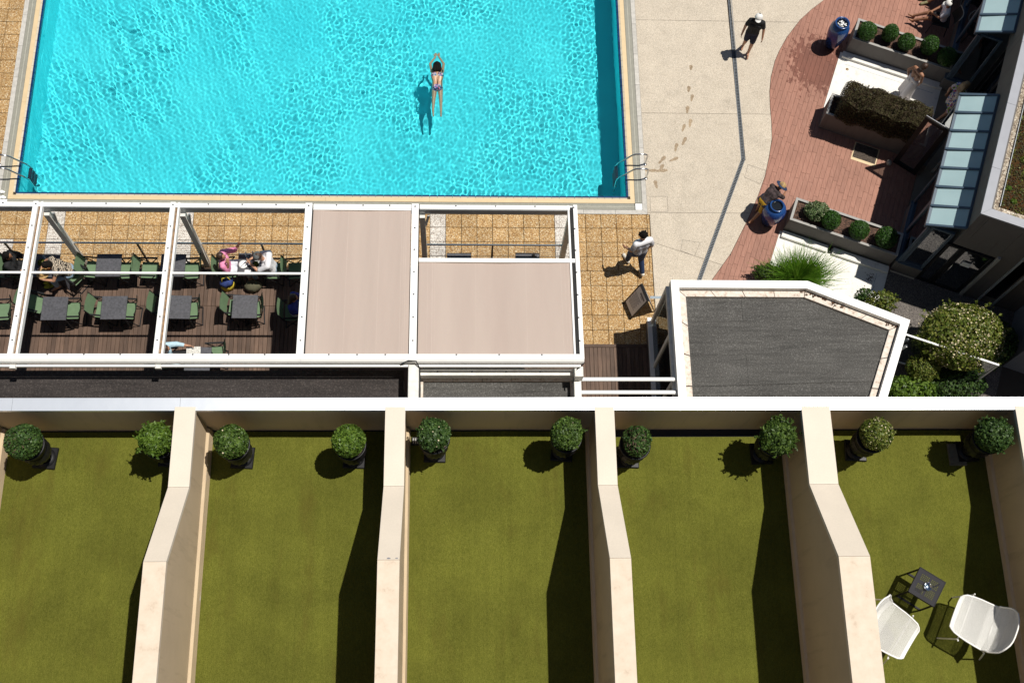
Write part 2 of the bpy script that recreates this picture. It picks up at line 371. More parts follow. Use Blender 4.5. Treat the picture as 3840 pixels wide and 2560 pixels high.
LEAF_YEL = mk_leaf('yellow_green_leaves', (.06, .10, .012), (.12, .155, .02), (.23, .23, .05))
GRASSL = mk_leaf('grass_blades', (.05, .15, .008), (.11, .25, .016), (.22, .36, .04), .4)
FLOWER = plain('cream_flowers', (.55, .47, .30), .8, .15, 30)
TWIG = plain('brown_twigs', (.09, .055, .035), .9, .2, 20)
BROWNLEAF = plain('dead_leaves', (.07, .032, .014), .9, .4, 30)

# ------------------------------------------------------------------ pool
PX0, PX1, PY0, PY1 = -10.80, 4.315, 13.235, 24.0
ZW, ZB = -0.05, -1.45
g = MB(); g.box(-400, 400, -400, 400, -3.0, -2.2); struct('ground', g, plain('ground_earth', (.2, .17, .13), .9, .1, 1))
sub = plain('screed', (.05, .04, .03), .9, .1, 3)
m = MB(); X0, X1, Y0, Y1 = PX0 - .005, PX1 + .005, PY0 - .005, PY1
m.box(-40, X0, -20, 60, -2.2, -.03); m.box(X1, 40, -20, 60, -2.2, -.03); m.box(X0, X1, -20, Y0, -2.2, -.031); m.box(X0, X1, Y1, 60, -2.2, -.031)
struct('deck_base', m, sub, 'screed bed under the paving round the pool')
pool = thing('pool_basin', 'rectangular swimming pool basin with cyan liner', None, (0, 18, 0), kind='structure')
m = MB(); m.add([(PX0, PY0, ZB), (PX1, PY0, ZB), (PX1, PY1, ZB), (PX0, PY1, ZB)], [(0, 1, 2, 3)])
pf = part(pool, 'pool_floor', m, LINER)
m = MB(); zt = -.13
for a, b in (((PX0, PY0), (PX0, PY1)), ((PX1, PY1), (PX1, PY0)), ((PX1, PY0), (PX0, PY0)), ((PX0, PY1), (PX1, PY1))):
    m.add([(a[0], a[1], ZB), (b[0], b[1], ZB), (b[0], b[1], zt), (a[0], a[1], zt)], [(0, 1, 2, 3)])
pw = part(pool, 'pool_wall', m, plain('bounce_lifted_wall_liner', (.09, .86, .92), .6, .04, 3))  # same liner as the floor, colour lifted to stand in for missing bounce light
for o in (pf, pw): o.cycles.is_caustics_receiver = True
# navy edge tiles, one by one
P_ = .19
def edge_tile_mesh():
    m = MB(); h = P_ / 2 - .004
    m.box(-h, h, -.004, .016, -.15, -.012); m.box(-h, h, -.03, -.0045, -.03, -.011); me = m.mesh('edge_tile'); me.materials.append(NAVY); return me
def lip_mesh():
    m = MB(); h = P_ / 2 - .003
    m.add([(-h, -.072, -.02), (h, -.072, -.02), (h, -.072, .006), (-h, -.072, .006), (-h, -.031, -.004), (h, -.031, -.004), (h, -.031, -.02), (-h, -.031, -.02)], [(3, 2, 5, 4), (4, 5, 6, 7), (0, 1, 2, 3), (0, 3, 4, 7), (1, 6, 5, 2)])
    me = m.mesh('lip_tile'); me.materials.append(GROUTLIP); return me
TM, LM = edge_tile_mesh(), lip_mesh()
def put_tile(x, y, rz):
    for nm, me in (('edge_tile', TM), ('lip_tile', LM)):
        o = bpy.data.objects.new(nm, me); C.objects.link(o); o.parent = pool; o.matrix_parent_inverse = wm(pool).inverted(); o.location = (x, y, 0); o.rotation_euler = (0, 0, rz)
nx = int((PX1 - PX0) / P_)
for i in range(nx): put_tile(PX0 + (i + .5) * (PX1 - PX0) / nx, PY0, 0)
for i in range(38): put_tile(PX0, PY0 + .1 + i * P_, -math.pi / 2); put_tile(PX1, PY0 + .1 + i * P_, math.pi / 2)
m = MB(); ye = PY0 + .1 + 37.5 * P_
for x, s in ((PX0, 1), (PX1, -1)): m.box(min(x, x - s * .07), max(x, x - s * .07), ye + .01, PY1, -.15, -.01)
part(pool, 'far_edge_band', m, NAVY)
# coping, grating, granite strip
def band(d0, d1, z0, z1, name, mat, seg, gap=.004, bev=.004):
    L = PX0 - d1; Rr = PX1 + d1; B = PY0 - d1
    n = max(1, int((Rr - L) / seg))
    for i in range(n):
        a, b = L + (Rr - L) * i / n, L + (Rr - L) * (i + 1) / n
        poly = [(a + gap, B), (b - gap, B), (b - gap, PY0 - d0), (a + gap, PY0 - d0)]
        if i == 0: poly[3] = (PX0 - d0, PY0 - d0); poly[0] = (L + gap, B)
        if i == n - 1: poly[2] = (PX1 + d0, PY0 - d0); poly[1] = (Rr - gap, B)
        part(pool, name, MB().prism(poly, z0, z1), mat)
    n = max(1, int(10 / seg))
    for s, x in ((-1, PX0), (1, PX1)):
        for i in range(n):
            a, b = B + (PY1 - B) * i / n, B + (PY1 - B) * (i + 1) / n
            p = [(x + s * d0, (a if i else PY0 - d0) + gap), (x + s * d1, a + gap), (x + s * d1, b - gap), (x + s * d0, b - gap)]
            part(pool, name, MB().prism(p, z0, z1), mat)
band(.073, .185, -.03, .007, 'coping_stone', COPING, 2.4, .0015)
band(.187, .37, -.03, -.012, 'gutter_channel', DARKGAP, 5)
band(.372, .485, -.03, .006, 'granite_strip', STONE, .78, .003)
m = MB(); y0, y1 = PY0 - .365, PY0 - .192
x = PX0 - .19
while x < PX1 + .16: m.box(x, x + .012, y0, y1, -.011, .003); x += .02
m.box(PX0 - .19, PX1 + .18, (y0 + y1) / 2 - .006, (y0 + y1) / 2 + .006, .0035, .005)
for s, xx in ((-1, PX0), (1, PX1)):
    y = PY0 - .17; a, b = sorted((xx + s * .192, xx + s * .365))
    while y < 20.6: m.box(a, b, y, y + .012, -.011, .003); y += .02
    m.box((a + b) / 2 - .006, (a + b) / 2 + .006, PY0 - .17, 20.6, .0035, .005)
part(pool, 'grating_slats', m, GRATE, kind='stuff')
for x0 in (PX1 + .19, PX0 - .365):
    m = MB(); m.bevbox(x0, x0 + .175, PY0 - .365, PY0 - .19, -.01, .006)
    for i in range(6):
        for j in range(4): m.box(x0 + .02 + i * .025, x0 + .032 + i * .025, PY0 - .35 + j * .042, PY0 - .335 + j * .042, .0061, .0065)
    part(pool, 'corner_cover', m, WHITE)
# water surface
rng = np.random.default_rng(5)
def water_mesh():
    x = np.linspace(PX0 + .001, PX1 - .001, 880); y = np.concatenate([np.linspace(PY0 + .001, 20.1, 400), np.linspace(20.36, PY1, 50)]); nx, ny = len(x), len(y); X, Y = np.meshgrid(x, y)
    def waves(n, l0, l1, steep, th0=None, spread=math.pi):
        Z = 0
        for _ in range(n):
            lam = rng.uniform(l0, l1); th = rng.uniform(-1, 1) * spread + (th0 or 0); k = 2 * math.pi / lam
            Z = Z + steep * lam / (2 * math.pi) * np.sin(k * (X * math.cos(th) + Y * math.sin(th)) + rng.uniform(0, 6.28)) / math.sqrt(n)
        return Z
    fine = waves(50, .085, .17, .035); mid = waves(24, .22, .5, .027); big = waves(10, 1.0, 3.2, .03)
    left = waves(22, .09, .2, .033, R(35), .5) + waves(8, .35, .7, .034, R(35), .3)
    k = 1 / (1 + np.exp((X + 5.0 - .35 * (Y - 15)) / 1.2))        # wind-ruffled on the left, choppier round the swimmer
    mod = .42 + .68 / (1 + np.exp(-(waves(6, 1.6, 5, 7.0)) * 1.9))
    Z = (fine * (1 - .45 * k) + mid * (1 - .5 * k)) * mod + big + left * k * mod
    s = W(1640, 330, -.05); d = np.hypot((X - s.x) * 1.0, (Y - s.y + .5) * .8)
    ring = np.exp(-((d - 1.3) / .8) ** 2); Z = Z + .0005 * ring * np.sin(d * 21 + 2 * np.sin(X * 2.3) + 1.5 * np.sin(Y * 3.1))
    wk = np.exp(-(np.hypot(X - s.x + .15, (Y - s.y + .7) * .6) / .8) ** 2); Z = Z * (1 + .25 * wk) + wk * waves(14, .3, .7, .05)
    edge = np.minimum(np.minimum(X - PX0, PX1 - X), Y - PY0); Z *= np.clip(edge / .12, .3, 1)
    v = np.stack([X, Y, Z + ZW], -1).reshape(-1, 3); i = np.arange((ny - 1) * nx).reshape(ny - 1, nx)[:, :-1].ravel()
    me = bpy.data.meshes.new('pool_water'); me.from_pydata(v.tolist(), [], np.stack([i, i + 1, i + nx + 1, i + nx], 1).tolist())
    me.polygons.foreach_set('use_smooth', [True] * len(me.polygons)); return me
wo = link('pool_water', water_mesh(), WATER); tag(wo, 'rippled turquoise pool water', kind='structure'); wo.cycles.is_caustics_caster = True

# ------------------------------------------------------------------ gravel pavers
PV = .3870
XJ = W(1730, 850).x; YJ = PY0 - .487
pav = thing('terrace_paving', 'washed gravel paving slabs, ochre with rows of white ones', None, (-3, 12, 0), kind='structure')
def paver_mesh(mat, w=PV, d=PV):
    m = MB(); g = .0055; m.bevbox(-w / 2 + g, w / 2 - g, -d / 2 + g, d / 2 - g, -.03, 0, .004); me = m.mesh('paver'); me.materials.append(mat); return me
PM, PMW = paver_mesh(OCHRE), paver_mesh(WGRAVEL)
def put_paver(x, y, white=False):
    o = bpy.data.objects.new('paver', PMW if white else PM); C.objects.link(o); o.parent = pav; o.matrix_parent_inverse = wm(pav).inverted(); o.location = (x, y, rnd.uniform(-.0015, .0015))
kw = int(math.floor((W(1640, 850).x - XJ) / PV))
for k in range(-31, 12):
    x = XJ + (k + .5) * PV
    if x > 4.85: continue
    for r in range(4): put_paver(x, YJ - (r + .5) * PV, (k - kw) % 8 == 0 or (r == 3 - 1 and (k - kw) % 8 == 5 and x < -9))
kf = int((4.85 - XJ) / PV); wf = 4.848 - (XJ + kf * PV); FPM = paver_mesh(OCHRE, wf, PV)
for r in range(4): o = bpy.data.objects.new('paver', FPM); C.objects.link(o); o.parent = pav; o.matrix_parent_inverse = wm(pav).inverted(); o.location = (XJ + kf * PV + wf / 2, YJ - (r + .5) * PV, 0)
for k in range(0, 6):
    for r in range(4, 9): put_paver(4.845 - (k + .5) * PV, YJ - (r + .5) * PV)
for k in range(2):
    for r in range(-1, 19): put_paver(PX0 - .487 - (k + .5) * PV, YJ + (r + .5) * PV)
DECK_Y = YJ - 4 * PV            # front edge of the timber deck
# ------------------------------------------------------------------ sand coloured concrete
curve = [W(*p) for p in [(3220, -100), (3090, 0), (3040, 38), (3000, 75), (2950, 140), (2922, 190), (2905, 230), (2890, 290), (2885, 345), (2887, 400), (2892, 455), (2894, 520), (2883, 590), (2868, 660), (2840, 740), (2800, 830), (2740, 950), (2672, 1045), (2600, 1160)]]
CX = PX1 + .49
R_conc = [(CX, 24), (CX, YJ + .002), (4.86, YJ - .002), (4.86, 8.6), (5.3, 8.6)] + [(p.x, p.y) for p in reversed(curve)] + [(10.9, 24)]
conc = thing('concrete_terrace', 'sand coloured concrete terrace beside the pool', None, (6, 15, 0), kind='structure')
yj = [18.51, 15.66, 12.80]
dr = [W(2738, -60), W(2738, 0), W(2768, 380), W(2786, 600), W(2625, 1040), W(2590, 1140)]
dr[0].x = dr[1].x
def line_planes(a, b, off):       # keep the left side of a->b, off inward
    d = (b - a).normalized(); n = Vector((d.y, -d.x, 0)); return (n.x, n.y, n.dot(a) - off)
DW = .052
up_l = (1, 0, 7.37 - DW); up_r = (-1, 0, -(7.37 + DW))
lowA, lowB = W(2786, 600), W(2625, 1040)
lo_l = line_planes(lowA, lowB, DW); lo_l = (-lo_l[0], -lo_l[1], -lo_l[2] - 2 * DW); lo_r = line_planes(lowA, lowB, DW)
jg = .004
bands_y = [(18.51, 24), (15.66, 18.51), (14.31, 15.66), (12.80, 14.31), (8.0, 12.80)]
for y0, y1 in bands_y:
    upper = y0 >= 14.3
    g0 = 0 if abs(y0 - 14.31) < .01 else jg; g1 = 0 if abs(y1 - 14.31) < .01 else jg
    for side in (0, 1):
        pl = [(0, -1, -(y0 + g0)), (0, 1, y1 - g1)] + ([(up_l if side == 0 else up_r)] if upper else [(lo_l if side == 0 else lo_r)])
        cuts = [pl]
        if y0 < 10:
            a, b = Vector((4.81, 12.01, 0)), Vector((6.92, 11.26, 0)); p1 = line_planes(a, b, jg); p2 = (-p1[0], -p1[1], -p1[2] - 2 * jg); cuts = [pl + [p1], pl + [p2]]
        for c_ in cuts:
            q = clip(R_conc, c_)
            if q: part(conc, 'concrete_slab', MB().prism(q, -.03, .001), CONC)
hatches = [[(2805, 617), (2872, 640), (2850, 690), (2792, 665)], [(2437, 737), (2502, 737), (2505, 794), (2440, 794)], [(2560, 900), (2625, 910), (2605, 960), (2552, 940)]]
for h in hatches:
    q = [W(*p) for p in h]; m = MB(); pts = [Vector((p.x, p.y, .0025)) for p in q]
    for i in range(4): m.beam(pts[i], pts[(i + 1) % 4], .007, .0025)
    part(conc, 'hatch_joint', m, plain('joint_grey', (.17, .15, .13), .8, .1, 9) if 'joint_grey' not in MATS else MATS['joint_grey'])
    c = sum(pts, Vector()) / 4; part(conc, 'hatch_cover', MB().prism([tuple((c + (p - c) * .965)[:2]) for p in pts], .0005, .0022), CONC)
# wet footprints drying on the concrete
def footprint(px, py, ang, L=.26, smear=0.0):
    c = W(px, py, .0018); m = MB(); pts = []; n = 22; a = R(ang)
    for k in range(n):
        t = 2 * math.pi * k / n; y = math.cos(t) * L / 2 * (1 + smear); x = math.sin(t) * (.048 + .018 * math.cos(t) - .014 * math.exp(-((math.cos(t) + .05) / .35) ** 2)) * rnd.uniform(.8, 1.2)
        pts.append((c.x + x * math.cos(a) + y * math.sin(a), c.y - x * math.sin(a) + y * math.cos(a)))
    part(conc, 'wet_footprint', MB().prism(pts, .0012, .0019 + rnd.uniform(0, .0003)), WETC)
for px, py, an, sm in [(2591, 254, 8, -.3), (2583, 335, 12, -.2), (2595, 368, 15, -.1), (2578, 412, 10, 0), (2588, 462, 12, .1), (2563, 480, 20, 0), (2565, 530, 25, .15), (2535, 553, 14, .1), (2527, 598, 65, .1), (2482, 600, 40, .2), (2478, 640, 85, .5), (2440, 640, 88, .4), (2460, 692, -10, .0), (2480, 630, 30, .0)]: footprint(px, py, an, .24, sm)
# slot drain
drain = thing('slot_drain', 'grey slot drain crossing the concrete terrace', 'drain', (7.37, 15, 0))
m = MB(); gm = MB()
segs = [(dr[0], dr[3]), (dr[3], dr[5])]
for a, b in segs:
    a = Vector((a.x, a.y, 0)); b = Vector((b.x, b.y, 0)); d = (b - a).normalized(); n = Vector((-d.y, d.x, 0))
    for s in (-1, 1): m.beam(a + n * s * .042 + Vector((0, 0, -.012)), b + n * s * .042 + Vector((0, 0, -.012)), .014, .03)
    L = (b - a).length; k = 0
    while k < L: p = a + d * k + Vector((0, 0, -.006)); gm.beam(p - n * .034, p + n * .034, .012, .012); k += .045
DRG = plain('drain_metal', (.14, .155, .17), .5, .15, 9); part(drain, 'drain_edge', m, DRG); part(drain, 'drain_grate', gm, DRG, kind='stuff')
dbm = MB()
for a, b in segs: dbm.beam(Vector((a.x, a.y, -.028)), Vector((b.x, b.y, -.028)), .075, .004)
part(drain, 'drain_bed', dbm, plain('drain_grey', (.05, .058, .065), .6, .1, 6))
sd = thing('channel_drain', 'short grey channel drain by the pavilion glass wall', 'drain', W(2480, 1115)); a, b = W(2438, 1115), W(2530, 1115); a.z = b.z = .002
part(sd, 'channel_lid', MB().beam(a, b, .07, .006), plain('drain_lid_blue_grey', (.22, .27, .31), .6, .1, 9))
# ------------------------------------------------------------------ building frame: a runs along the facade, b out from it
UA = Vector((.353, .936, 0)).normalized(); WB = Vector((-UA.y, UA.x, 0)); OB = Vector((10.78, 11.25, 0))
def Lc(a, b, z=0.0): return OB + UA * a + WB * b + Vector((0, 0, z))
LM4 = Matrix(((UA.x, WB.x, 0, OB.x), (UA.y, WB.y, 0, OB.y), (0, 0, 1, 0), (0, 0, 0, 1)))
def lbox(m, a0, a1, b0, b1, z0, z1): return m.box(a0, a1, b0, b1, z0, z1, LM4)
BRZ = math.atan2(UA.y, UA.x)
# ------------------------------------------------------------------ red plank paving
planks = thing('plank_paving', 'reddish wood grain stamped paving with a curved edge', None, Lc(3, 2), kind='structure')
inv = LM4.inverted()
reg = [(q.x, q.y) for q in [inv @ Vector((p.x + .012, p.y, 0)) for p in curve]]
reg = [(8.6, -.05)] + reg + [(-1.9, 2.9), (-1.9, -.05)]
PWD = .118; covered = [(3.35, 5.6, .05, 2.62), (.12, .66, .12, 2.7), (-1.8, -.1, .1, 2.8), (5.8, 6.3, 0, 2.5)]
b_ = -.05; row = 0
while b_ < 5.4:
    a = -2.0 - rnd.uniform(0, .6)
    while a < 8.6:
        L = rnd.choice((.55, .66, .8)); g = .0026
        if not any(c[0] < a and a + L < c[1] and c[2] < b_ and b_ + PWD < c[3] for c in covered):
            q = clip(reg, [(-1, 0, -(a + g)), (1, 0, a + L - g), (0, -1, -(b_ + g)), (0, 1, b_ + PWD - g)])
            if q:
                w_ = [LM4 @ Vector((p[0], p[1], 0)) for p in q]; part(planks, 'plank', MB().prism([(p.x, p.y) for p in w_], -.03, .001 + rnd.uniform(0, .001)), PLANK)
        a += L
    b_ += PWD; row += 1
# ------------------------------------------------------------------ white ramps, dark entrance paving
rp = struct('ramp', lbox(MB(), 3.93, 5.74, -.08, 2.72, .003, .02), RAMPW, 'white ramp between two grey planters')
part(rp, 'ramp_curb', lbox(lbox(MB(), 5.56, 5.74, -.08, 2.66, .02, .10), 3.97, 5.55, -.08, .06, .02, .028), RAMPW); part(rp, 'ramp_seam', lbox(MB(), 5.40, 5.415, .1, 2.5, .02, .0225), ALU)
part(rp, 'drain_cap', MB().lathe([(0, .026), (.035, .026), (.04, .02)], 16, tuple(Lc(5.28, 2.42))), plain('brass', (.22, .13, .04), .4, .2, 9))
rp2 = struct('ramp', lbox(MB(), -2.0, .06, .02, 2.86, .003, .02), RAMPW, 'white ramp below the planter with four shrubs')
part(rp2, 'ramp_curb', lbox(lbox(MB(), -.13, .05, 1.62, 2.80, .02, .11), -.13, .05, .05, 1.48, .02, .11), RAMPW)
part(rp2, 'drain_pipe', MB().tube([Lc(.06, 1.55, .05), Lc(-.10, 1.55, .045)], .035, 12), BLACK); part(rp2, 'ramp_seam', lbox(MB(), -1.9, -.2, .27, .285, .02, .0225), ALU)
m = MB(); [m.ell(Lc(-.42 + rnd.gauss(0, .10), .42 + rnd.gauss(0, .06), .022), (rnd.uniform(.004, .02), rnd.uniform(.004, .016), .004), 6) for _ in range(60)]
for _ in range(40): m.ell(Lc(rnd.uniform(-1.2, -.2), rnd.uniform(.3, 1.6), .022), (.006, .005, .003), 6)
tag(link('fallen_leaves', m.mesh('fallen_leaves'), BROWNLEAF), 'scatter of brown dead leaves on the white ramp', kind='stuff')
dp = struct('entrance_pavement', lbox(lbox(lbox(MB(), -3.2, .03, -3.2, .03, -.02, .004), 3.76, 5.6, -2.6, -.07, -.02, .004), -3.2, -1.98, .03, 2.9, -.02, .0035), DARKPAVE, 'dark grey pavement by the building doors')

# ------------------------------------------------------------------ timber deck under the pergola
dk = thing('timber_deck', 'dark brown timber deck under the pergola', None, (-3, 9, 0), kind='structure')
BW = .098; DY1, DYM, DY0 = DECK_Y - .11, W(500, 1145, .1).y, 5.9
def deck_board(x, y0, y1, w=BW): part(dk, 'deck_board', MB().bevbox(x + .003, x + w - .003, y0 + .003, y1 - .003, .06, .10, .003), DECK)
x = -11.9
while x < 2.5:
    if -2.9 < x < -.6: deck_board(x, DY0, DY1)
    else: deck_board(x, DYM, DY1); deck_board(x, DY0, DYM)
    x += BW
m = MB(); x = -11.9
while x < 2.5:
    part(dk, 'edge_board', MB().bevbox(x + .003, x + 2.397, DY1 + .003, DECK_Y - .006, .0, .10, .004), DECK); x += 2.4
RD_Y = YJ - 9 * PV
x = 2.5
while x < 4.72: deck_board(x, 5.9, RD_Y - .09); x += BW
part(dk, 'edge_board', MB().bevbox(2.505, 4.72, RD_Y - .085, RD_Y - .005, 0, .10, .004), DECK)
part(dk, 'deck_joists', MB().box(-11.9, 4.72, 5.9, RD_Y - .1, -.02, .055).box(-11.9, 2.5, RD_Y - .1, DY1, -.02, .0551), DARKGAP)

# ------------------------------------------------------------------ hotel terraces in front
ZF, ZWL, ZW2 = 12.0, 12.90, 13.65
YP = 3.86                       # inner face of the front parapet
terr = struct('terrace_slab', MB().box(-12, 13, -2.5, YP + .16, 11.2, ZF - .02), BEIGE, 'concrete slab under the turfed balconies')
part(terr, 'hotel_wall', MB().box(-12, 13, -2.45, YP + .1, -.02, 11.19), BEIGE)
par = thing('parapet_wall', 'long beige parapet wall with white metal coping', 'wall', (0, YP, ZF))
m = MB(); m.box(-12, 13, YP, YP + .12, 11.2, ZWL - .01); part(par, 'wall', m, BEIGE)
xs = [-12.0] + [W(p, 1515, ZWL + .03).x for p in (45, 675, 1294, 1906, 2512, 3120, 3745)] + [13.0]
for i in range(len(xs) - 1): part(par, 'coping_panel', MB().prism([(xs[i] + .0015, YP - .012), (xs[i + 1] - .0015, YP - .012), (xs[i + 1] - .0015, YP + .14), (xs[i] + .0015, YP + .14)], ZWL - .03, lambda p: ZWL + .028 - (.006 if p[1] < YP else 0)), ZINC)
DIV = [(-8.1, .23), (-5.72, .23), (-3.26, .23), (-.82, .225), (1.65, .22), (4.13, .335), (6.74, .26), (9.2, .25)]
K1, K2, YE = 2.94, 1.98, -2.5
names = ['beige dividing wall beside the urn with the flattened curly shrub', 'beige dividing wall between the spiky bright shrub and the white flecked ball', 'slim beige dividing wall with chipped paint at its upper bend', 'beige dividing wall right beside the urn with the thin browning shrub', 'wide beige dividing wall overlapping the left white chair', 'beige dividing wall behind the right white chair']
lab = {1: names[0], 2: names[1], 3: names[2], 4: names[3], 5: names[4], 6: names[5]}
def zc(y): return ZWL if y >= K1 else (ZW2 if y <= K2 else ZWL + (ZW2 - ZWL) * (K1 - y) / (K1 - K2))
for i, (x, w) in enumerate(DIV):
    d = thing('dividing_wall', lab.get(i, 'beige dividing wall at the far end of the terraces'), 'wall', (x + w / 2, 2, ZF))
    prof = [(YP - .002, ZF - .02), (YP - .002, ZWL), (K1, ZWL), (K2, ZW2), (YE, ZW2), (YE, ZF - .02)]
    m = MB(); n = len(prof); vs = [(x + .012, p[0], p[1]) for p in prof] + [(x + w - .012, p[0], p[1]) for p in prof]
    m.add(vs, [tuple(range(n)), tuple(range(2 * n - 1, n - 1, -1))] + [(k, k + n, (k + 1) % n + n, (k + 1) % n) for k in range(n)]); part(d, 'wall', m, BEIGE)
    for (ya, yb, mt) in ((YP + .03, K1, CAPST), (K1, K2, CAPST), (K2, -.1, CAPOLD), (-.1, YE, CAPOLD)):
        g = .0015; za, zb = zc(ya - 1e-6), zc(yb + 1e-6); m = MB(); vs = []
        for yy, zz in ((ya - g, za), (yb + g, zb)):
            vs += [(x - .004, yy, zz - .03), (x + w + .004, yy, zz - .03), (x + w + .004, yy, zz + .032), (x - .004, yy, zz + .032)]
        m.add(vs, [(3, 2, 1, 0), (4, 5, 6, 7), (0, 1, 5, 4), (1, 2, 6, 5), (2, 3, 7, 6), (3, 0, 4, 7)]); part(d, 'cap_stone', m, mt)
    m = MB(); m.add([(x + w - .012, YP - .02, ZF), (x + w + .035, YP - .02, ZF), (x + w + .035, YE, ZF), (x + w - .012, YE, ZF), (x + w - .012, YP - .02, ZF + .2), (x + w + .02, YP - .02, ZF + .17), (x + w + .02, YE, ZF + .17), (x + w - .012, YE, ZF + .2)], [(0, 1, 2, 3)[::-1], (4, 5, 6, 7), (1, 0, 4, 5), (2, 1, 5, 6), (3, 2, 6, 7)])
    m.add([(x + .012, YP - .02, ZF), (x - .03, YP - .02, ZF), (x - .03, YE, ZF), (x + .012, YE, ZF), (x + .012, YP - .02, ZF + .12), (x - .02, YP - .02, ZF + .10), (x - .02, YE, ZF + .10), (x + .012, YE, ZF + .12)], [(0, 1, 2, 3), (7, 6, 5, 4), (5, 4, 0, 1), (6, 5, 1, 2), (7, 6, 2, 3)])
    part(d, 'skirting', m, SKIRT)
    if i == 3:
        m = MB(); c = W(1455, 2106, ZW2 + .04)
        for dx, r in ((-.01, .02), (.075, .014)):
            m.prism([(x + w * .55 + dx + r * math.cos(k * .7) * rnd.uniform(.8, 1.5), K2 + .02 + .5 * r * math.sin(k * .7) * rnd.uniform(.7, 1.2)) for k in range(9)], lambda p: zc(p[1]) + .030, lambda p: zc(p[1]) + .0335)
        part(d, 'bare_patch', m, plain('bare_cement', (.22, .22, .24), .8, .2, 30))
turf_lab = 'olive green artificial turf on the balconies'
for i in range(len(DIV) - 1):
    x0 = DIV[i][0] + DIV[i][1] + .03; x1 = DIV[i + 1][0] - .03
    gap = .10 if i == 4 else .02
    o = struct('balcony_turf', MB().grid(lambda u, v: (x0 + (x1 - x0) * u, YE + (YP - gap - YE) * v, ZF + .006 * math.sin(u * 9 + i) * math.sin(v * 14 + i * 2) + .012), 30, 60), TURF, turf_lab)
    struct('balcony_floor', MB().box(x0 - .05, x1 + .05, YE, YP - .001, ZF - .019, ZF + .001), DARKGAP, 'dark floor edge under the turf')

# ------------------------------------------------------------------ pergola
ZP0, ZP1 = 3.10, 3.36
YF = W(1000, 770, ZP0).y; YBK = W(1000, 1328, ZP1).y
RX = [-11.95, -9.03, -6.11, -3.19, -.875, 2.61]
perg = thing('pergola', 'white metal pergola with bolted rafters and retractable awnings', 'pergola', (-4, 9.5, .1))
def zr(y): return ZP0 + (ZP1 - ZP0) * (YF - y) / (YF - YBK)
part(perg, 'front_beam', MB().bevbox(-13.5, RX[-1] + .05, YF - .06, YF + .045, ZP0 - .14, ZP0 + .0, .006), WHITE)
part(perg, 'front_beam_web', MB().box(-13.5, RX[-1] - .05, YF - .068, YF - .061, ZP0 - .24, ZP0 - .03), ALU)
for i, x in enumerate(RX):
    w = .10 if i in (1, 2, 0) else .155
    def slope_bar(x0, x1, dz0, dz1, nm, mt):
        vs = []
        for y in (YF + .05, YBK - .03): vs += [(x0, y, zr(y) + dz0), (x1, y, zr(y) + dz0), (x1, y, zr(y) + dz1), (x0, y, zr(y) + dz1)]
        part(perg, nm, MB().add(vs, [(3, 2, 1, 0), (4, 5, 6, 7), (0, 1, 5, 4), (1, 2, 6, 5), (2, 3, 7, 6), (3, 0, 4, 7)]), mt)
    if i < 3:
        slope_bar(x - .075, x + .03, -.10, .035, 'rafter', WHITE); slope_bar(x + .085, x + .125, -.10, .02, 'rafter_rail', WHITE); slope_bar(x + .032, x + .083, -.10, -.03, 'rafter_channel', plain('rust_streaked_channel', (.20, .12, .06), .7, .6, 12) if 'rust_streaked_channel' not in MATS else MATS['rust_streaked_channel'])
    elif i < 5: slope_bar(x - .09, x + .06, -.10, .035, 'rafter', WHITE); slope_bar(x + .066, x + .08, -.10, .01, 'rafter_channel', DARKGAP)
    else: slope_bar(x - .03, x + .06, -.10, .035, 'rafter', WHITE); slope_bar(x - .10, x - .04, -.10, .0, 'rafter_channel', DARKGAP); slope_bar(x - .15, x - .11, -.10, .0, 'rafter_rail', WHITE)
# bolts
bm = MB().lathe([(0, .012), (.010, .012), (.012, 0)], 8); bm.box(-.003, .016, -.003, .003, .0, .014); BOLT = bm.mesh('bolt'); BOLT.materials.append(SCREW)
def bolt(root, x, y, z):
    o = bpy.data.objects.new('bolt', BOLT); C.objects.link(o); o.parent = root; o.matrix_parent_inverse = wm(root).inverted(); o.location = (x, y, z); o.scale = (1.5, 1.5, 1.2)
for i, x in enumerate(RX[1:]):
    for k in range(7): y = YF - .02 - k * (YF - YBK) / 6.6; bolt(perg, x - .02, y, zr(y) + .035)
for i in range(len(RX) - 1):
    for k in range(1, 4): bolt(perg, RX[i] + (RX[i + 1] - RX[i]) * k / 4, YF + .015, ZP0)
# gutter
m = MB(); prof = [(YBK + .0, ZP1 + .03), (YBK - .05, ZP1 + .045), (YBK - .11, ZP1 + .035), (YBK - .155, ZP1 + .0), (YBK - .175, ZP1 - .05), (YBK - .17, ZP1 - .12), (YBK + .0, ZP1 - .12)]
n = len(prof)
for a, b in zip([-13.5] + RX[1:5], RX[1:5] + [RX[5] + .06]):
    g_ = MB(); g_.add([(xx, p[0], p[1]) for xx in (a + .001, b - .001) for p in prof], [(i, i + n, (i + 1) % n + n, (i + 1) % n) for i in range(n)] + [tuple(range(n)), tuple(range(2 * n - 1, n - 1, -1))])
    part(perg, 'gutter', g_, WHITE)
    for k in range(1, 4): bolt(perg, a + (b - a) * k / 4, YBK - .02, ZP1 + .036)
part(perg, 'lower_rail', MB().box(-13.5, RX[5] + .0, YBK - .235, YBK - .19, ZP1 - .17, ZP1 - .10), WHITE)
part(perg, 'cable', MB().tube([(RX[4] - .25, YBK - .2, ZP1 - .02), (RX[4] - .1, YBK - .16, ZP1 + .06), (RX[4] + .06, YBK - .17, ZP1 + .06), (RX[4] + .13, YBK - .28, ZP1 - .05), (RX[4] + .14, YBK - .7, ZP1 - .2), (RX[4] + .13, YBK - 1.6, ZP1 - .4)], .014, 6), BLACK)
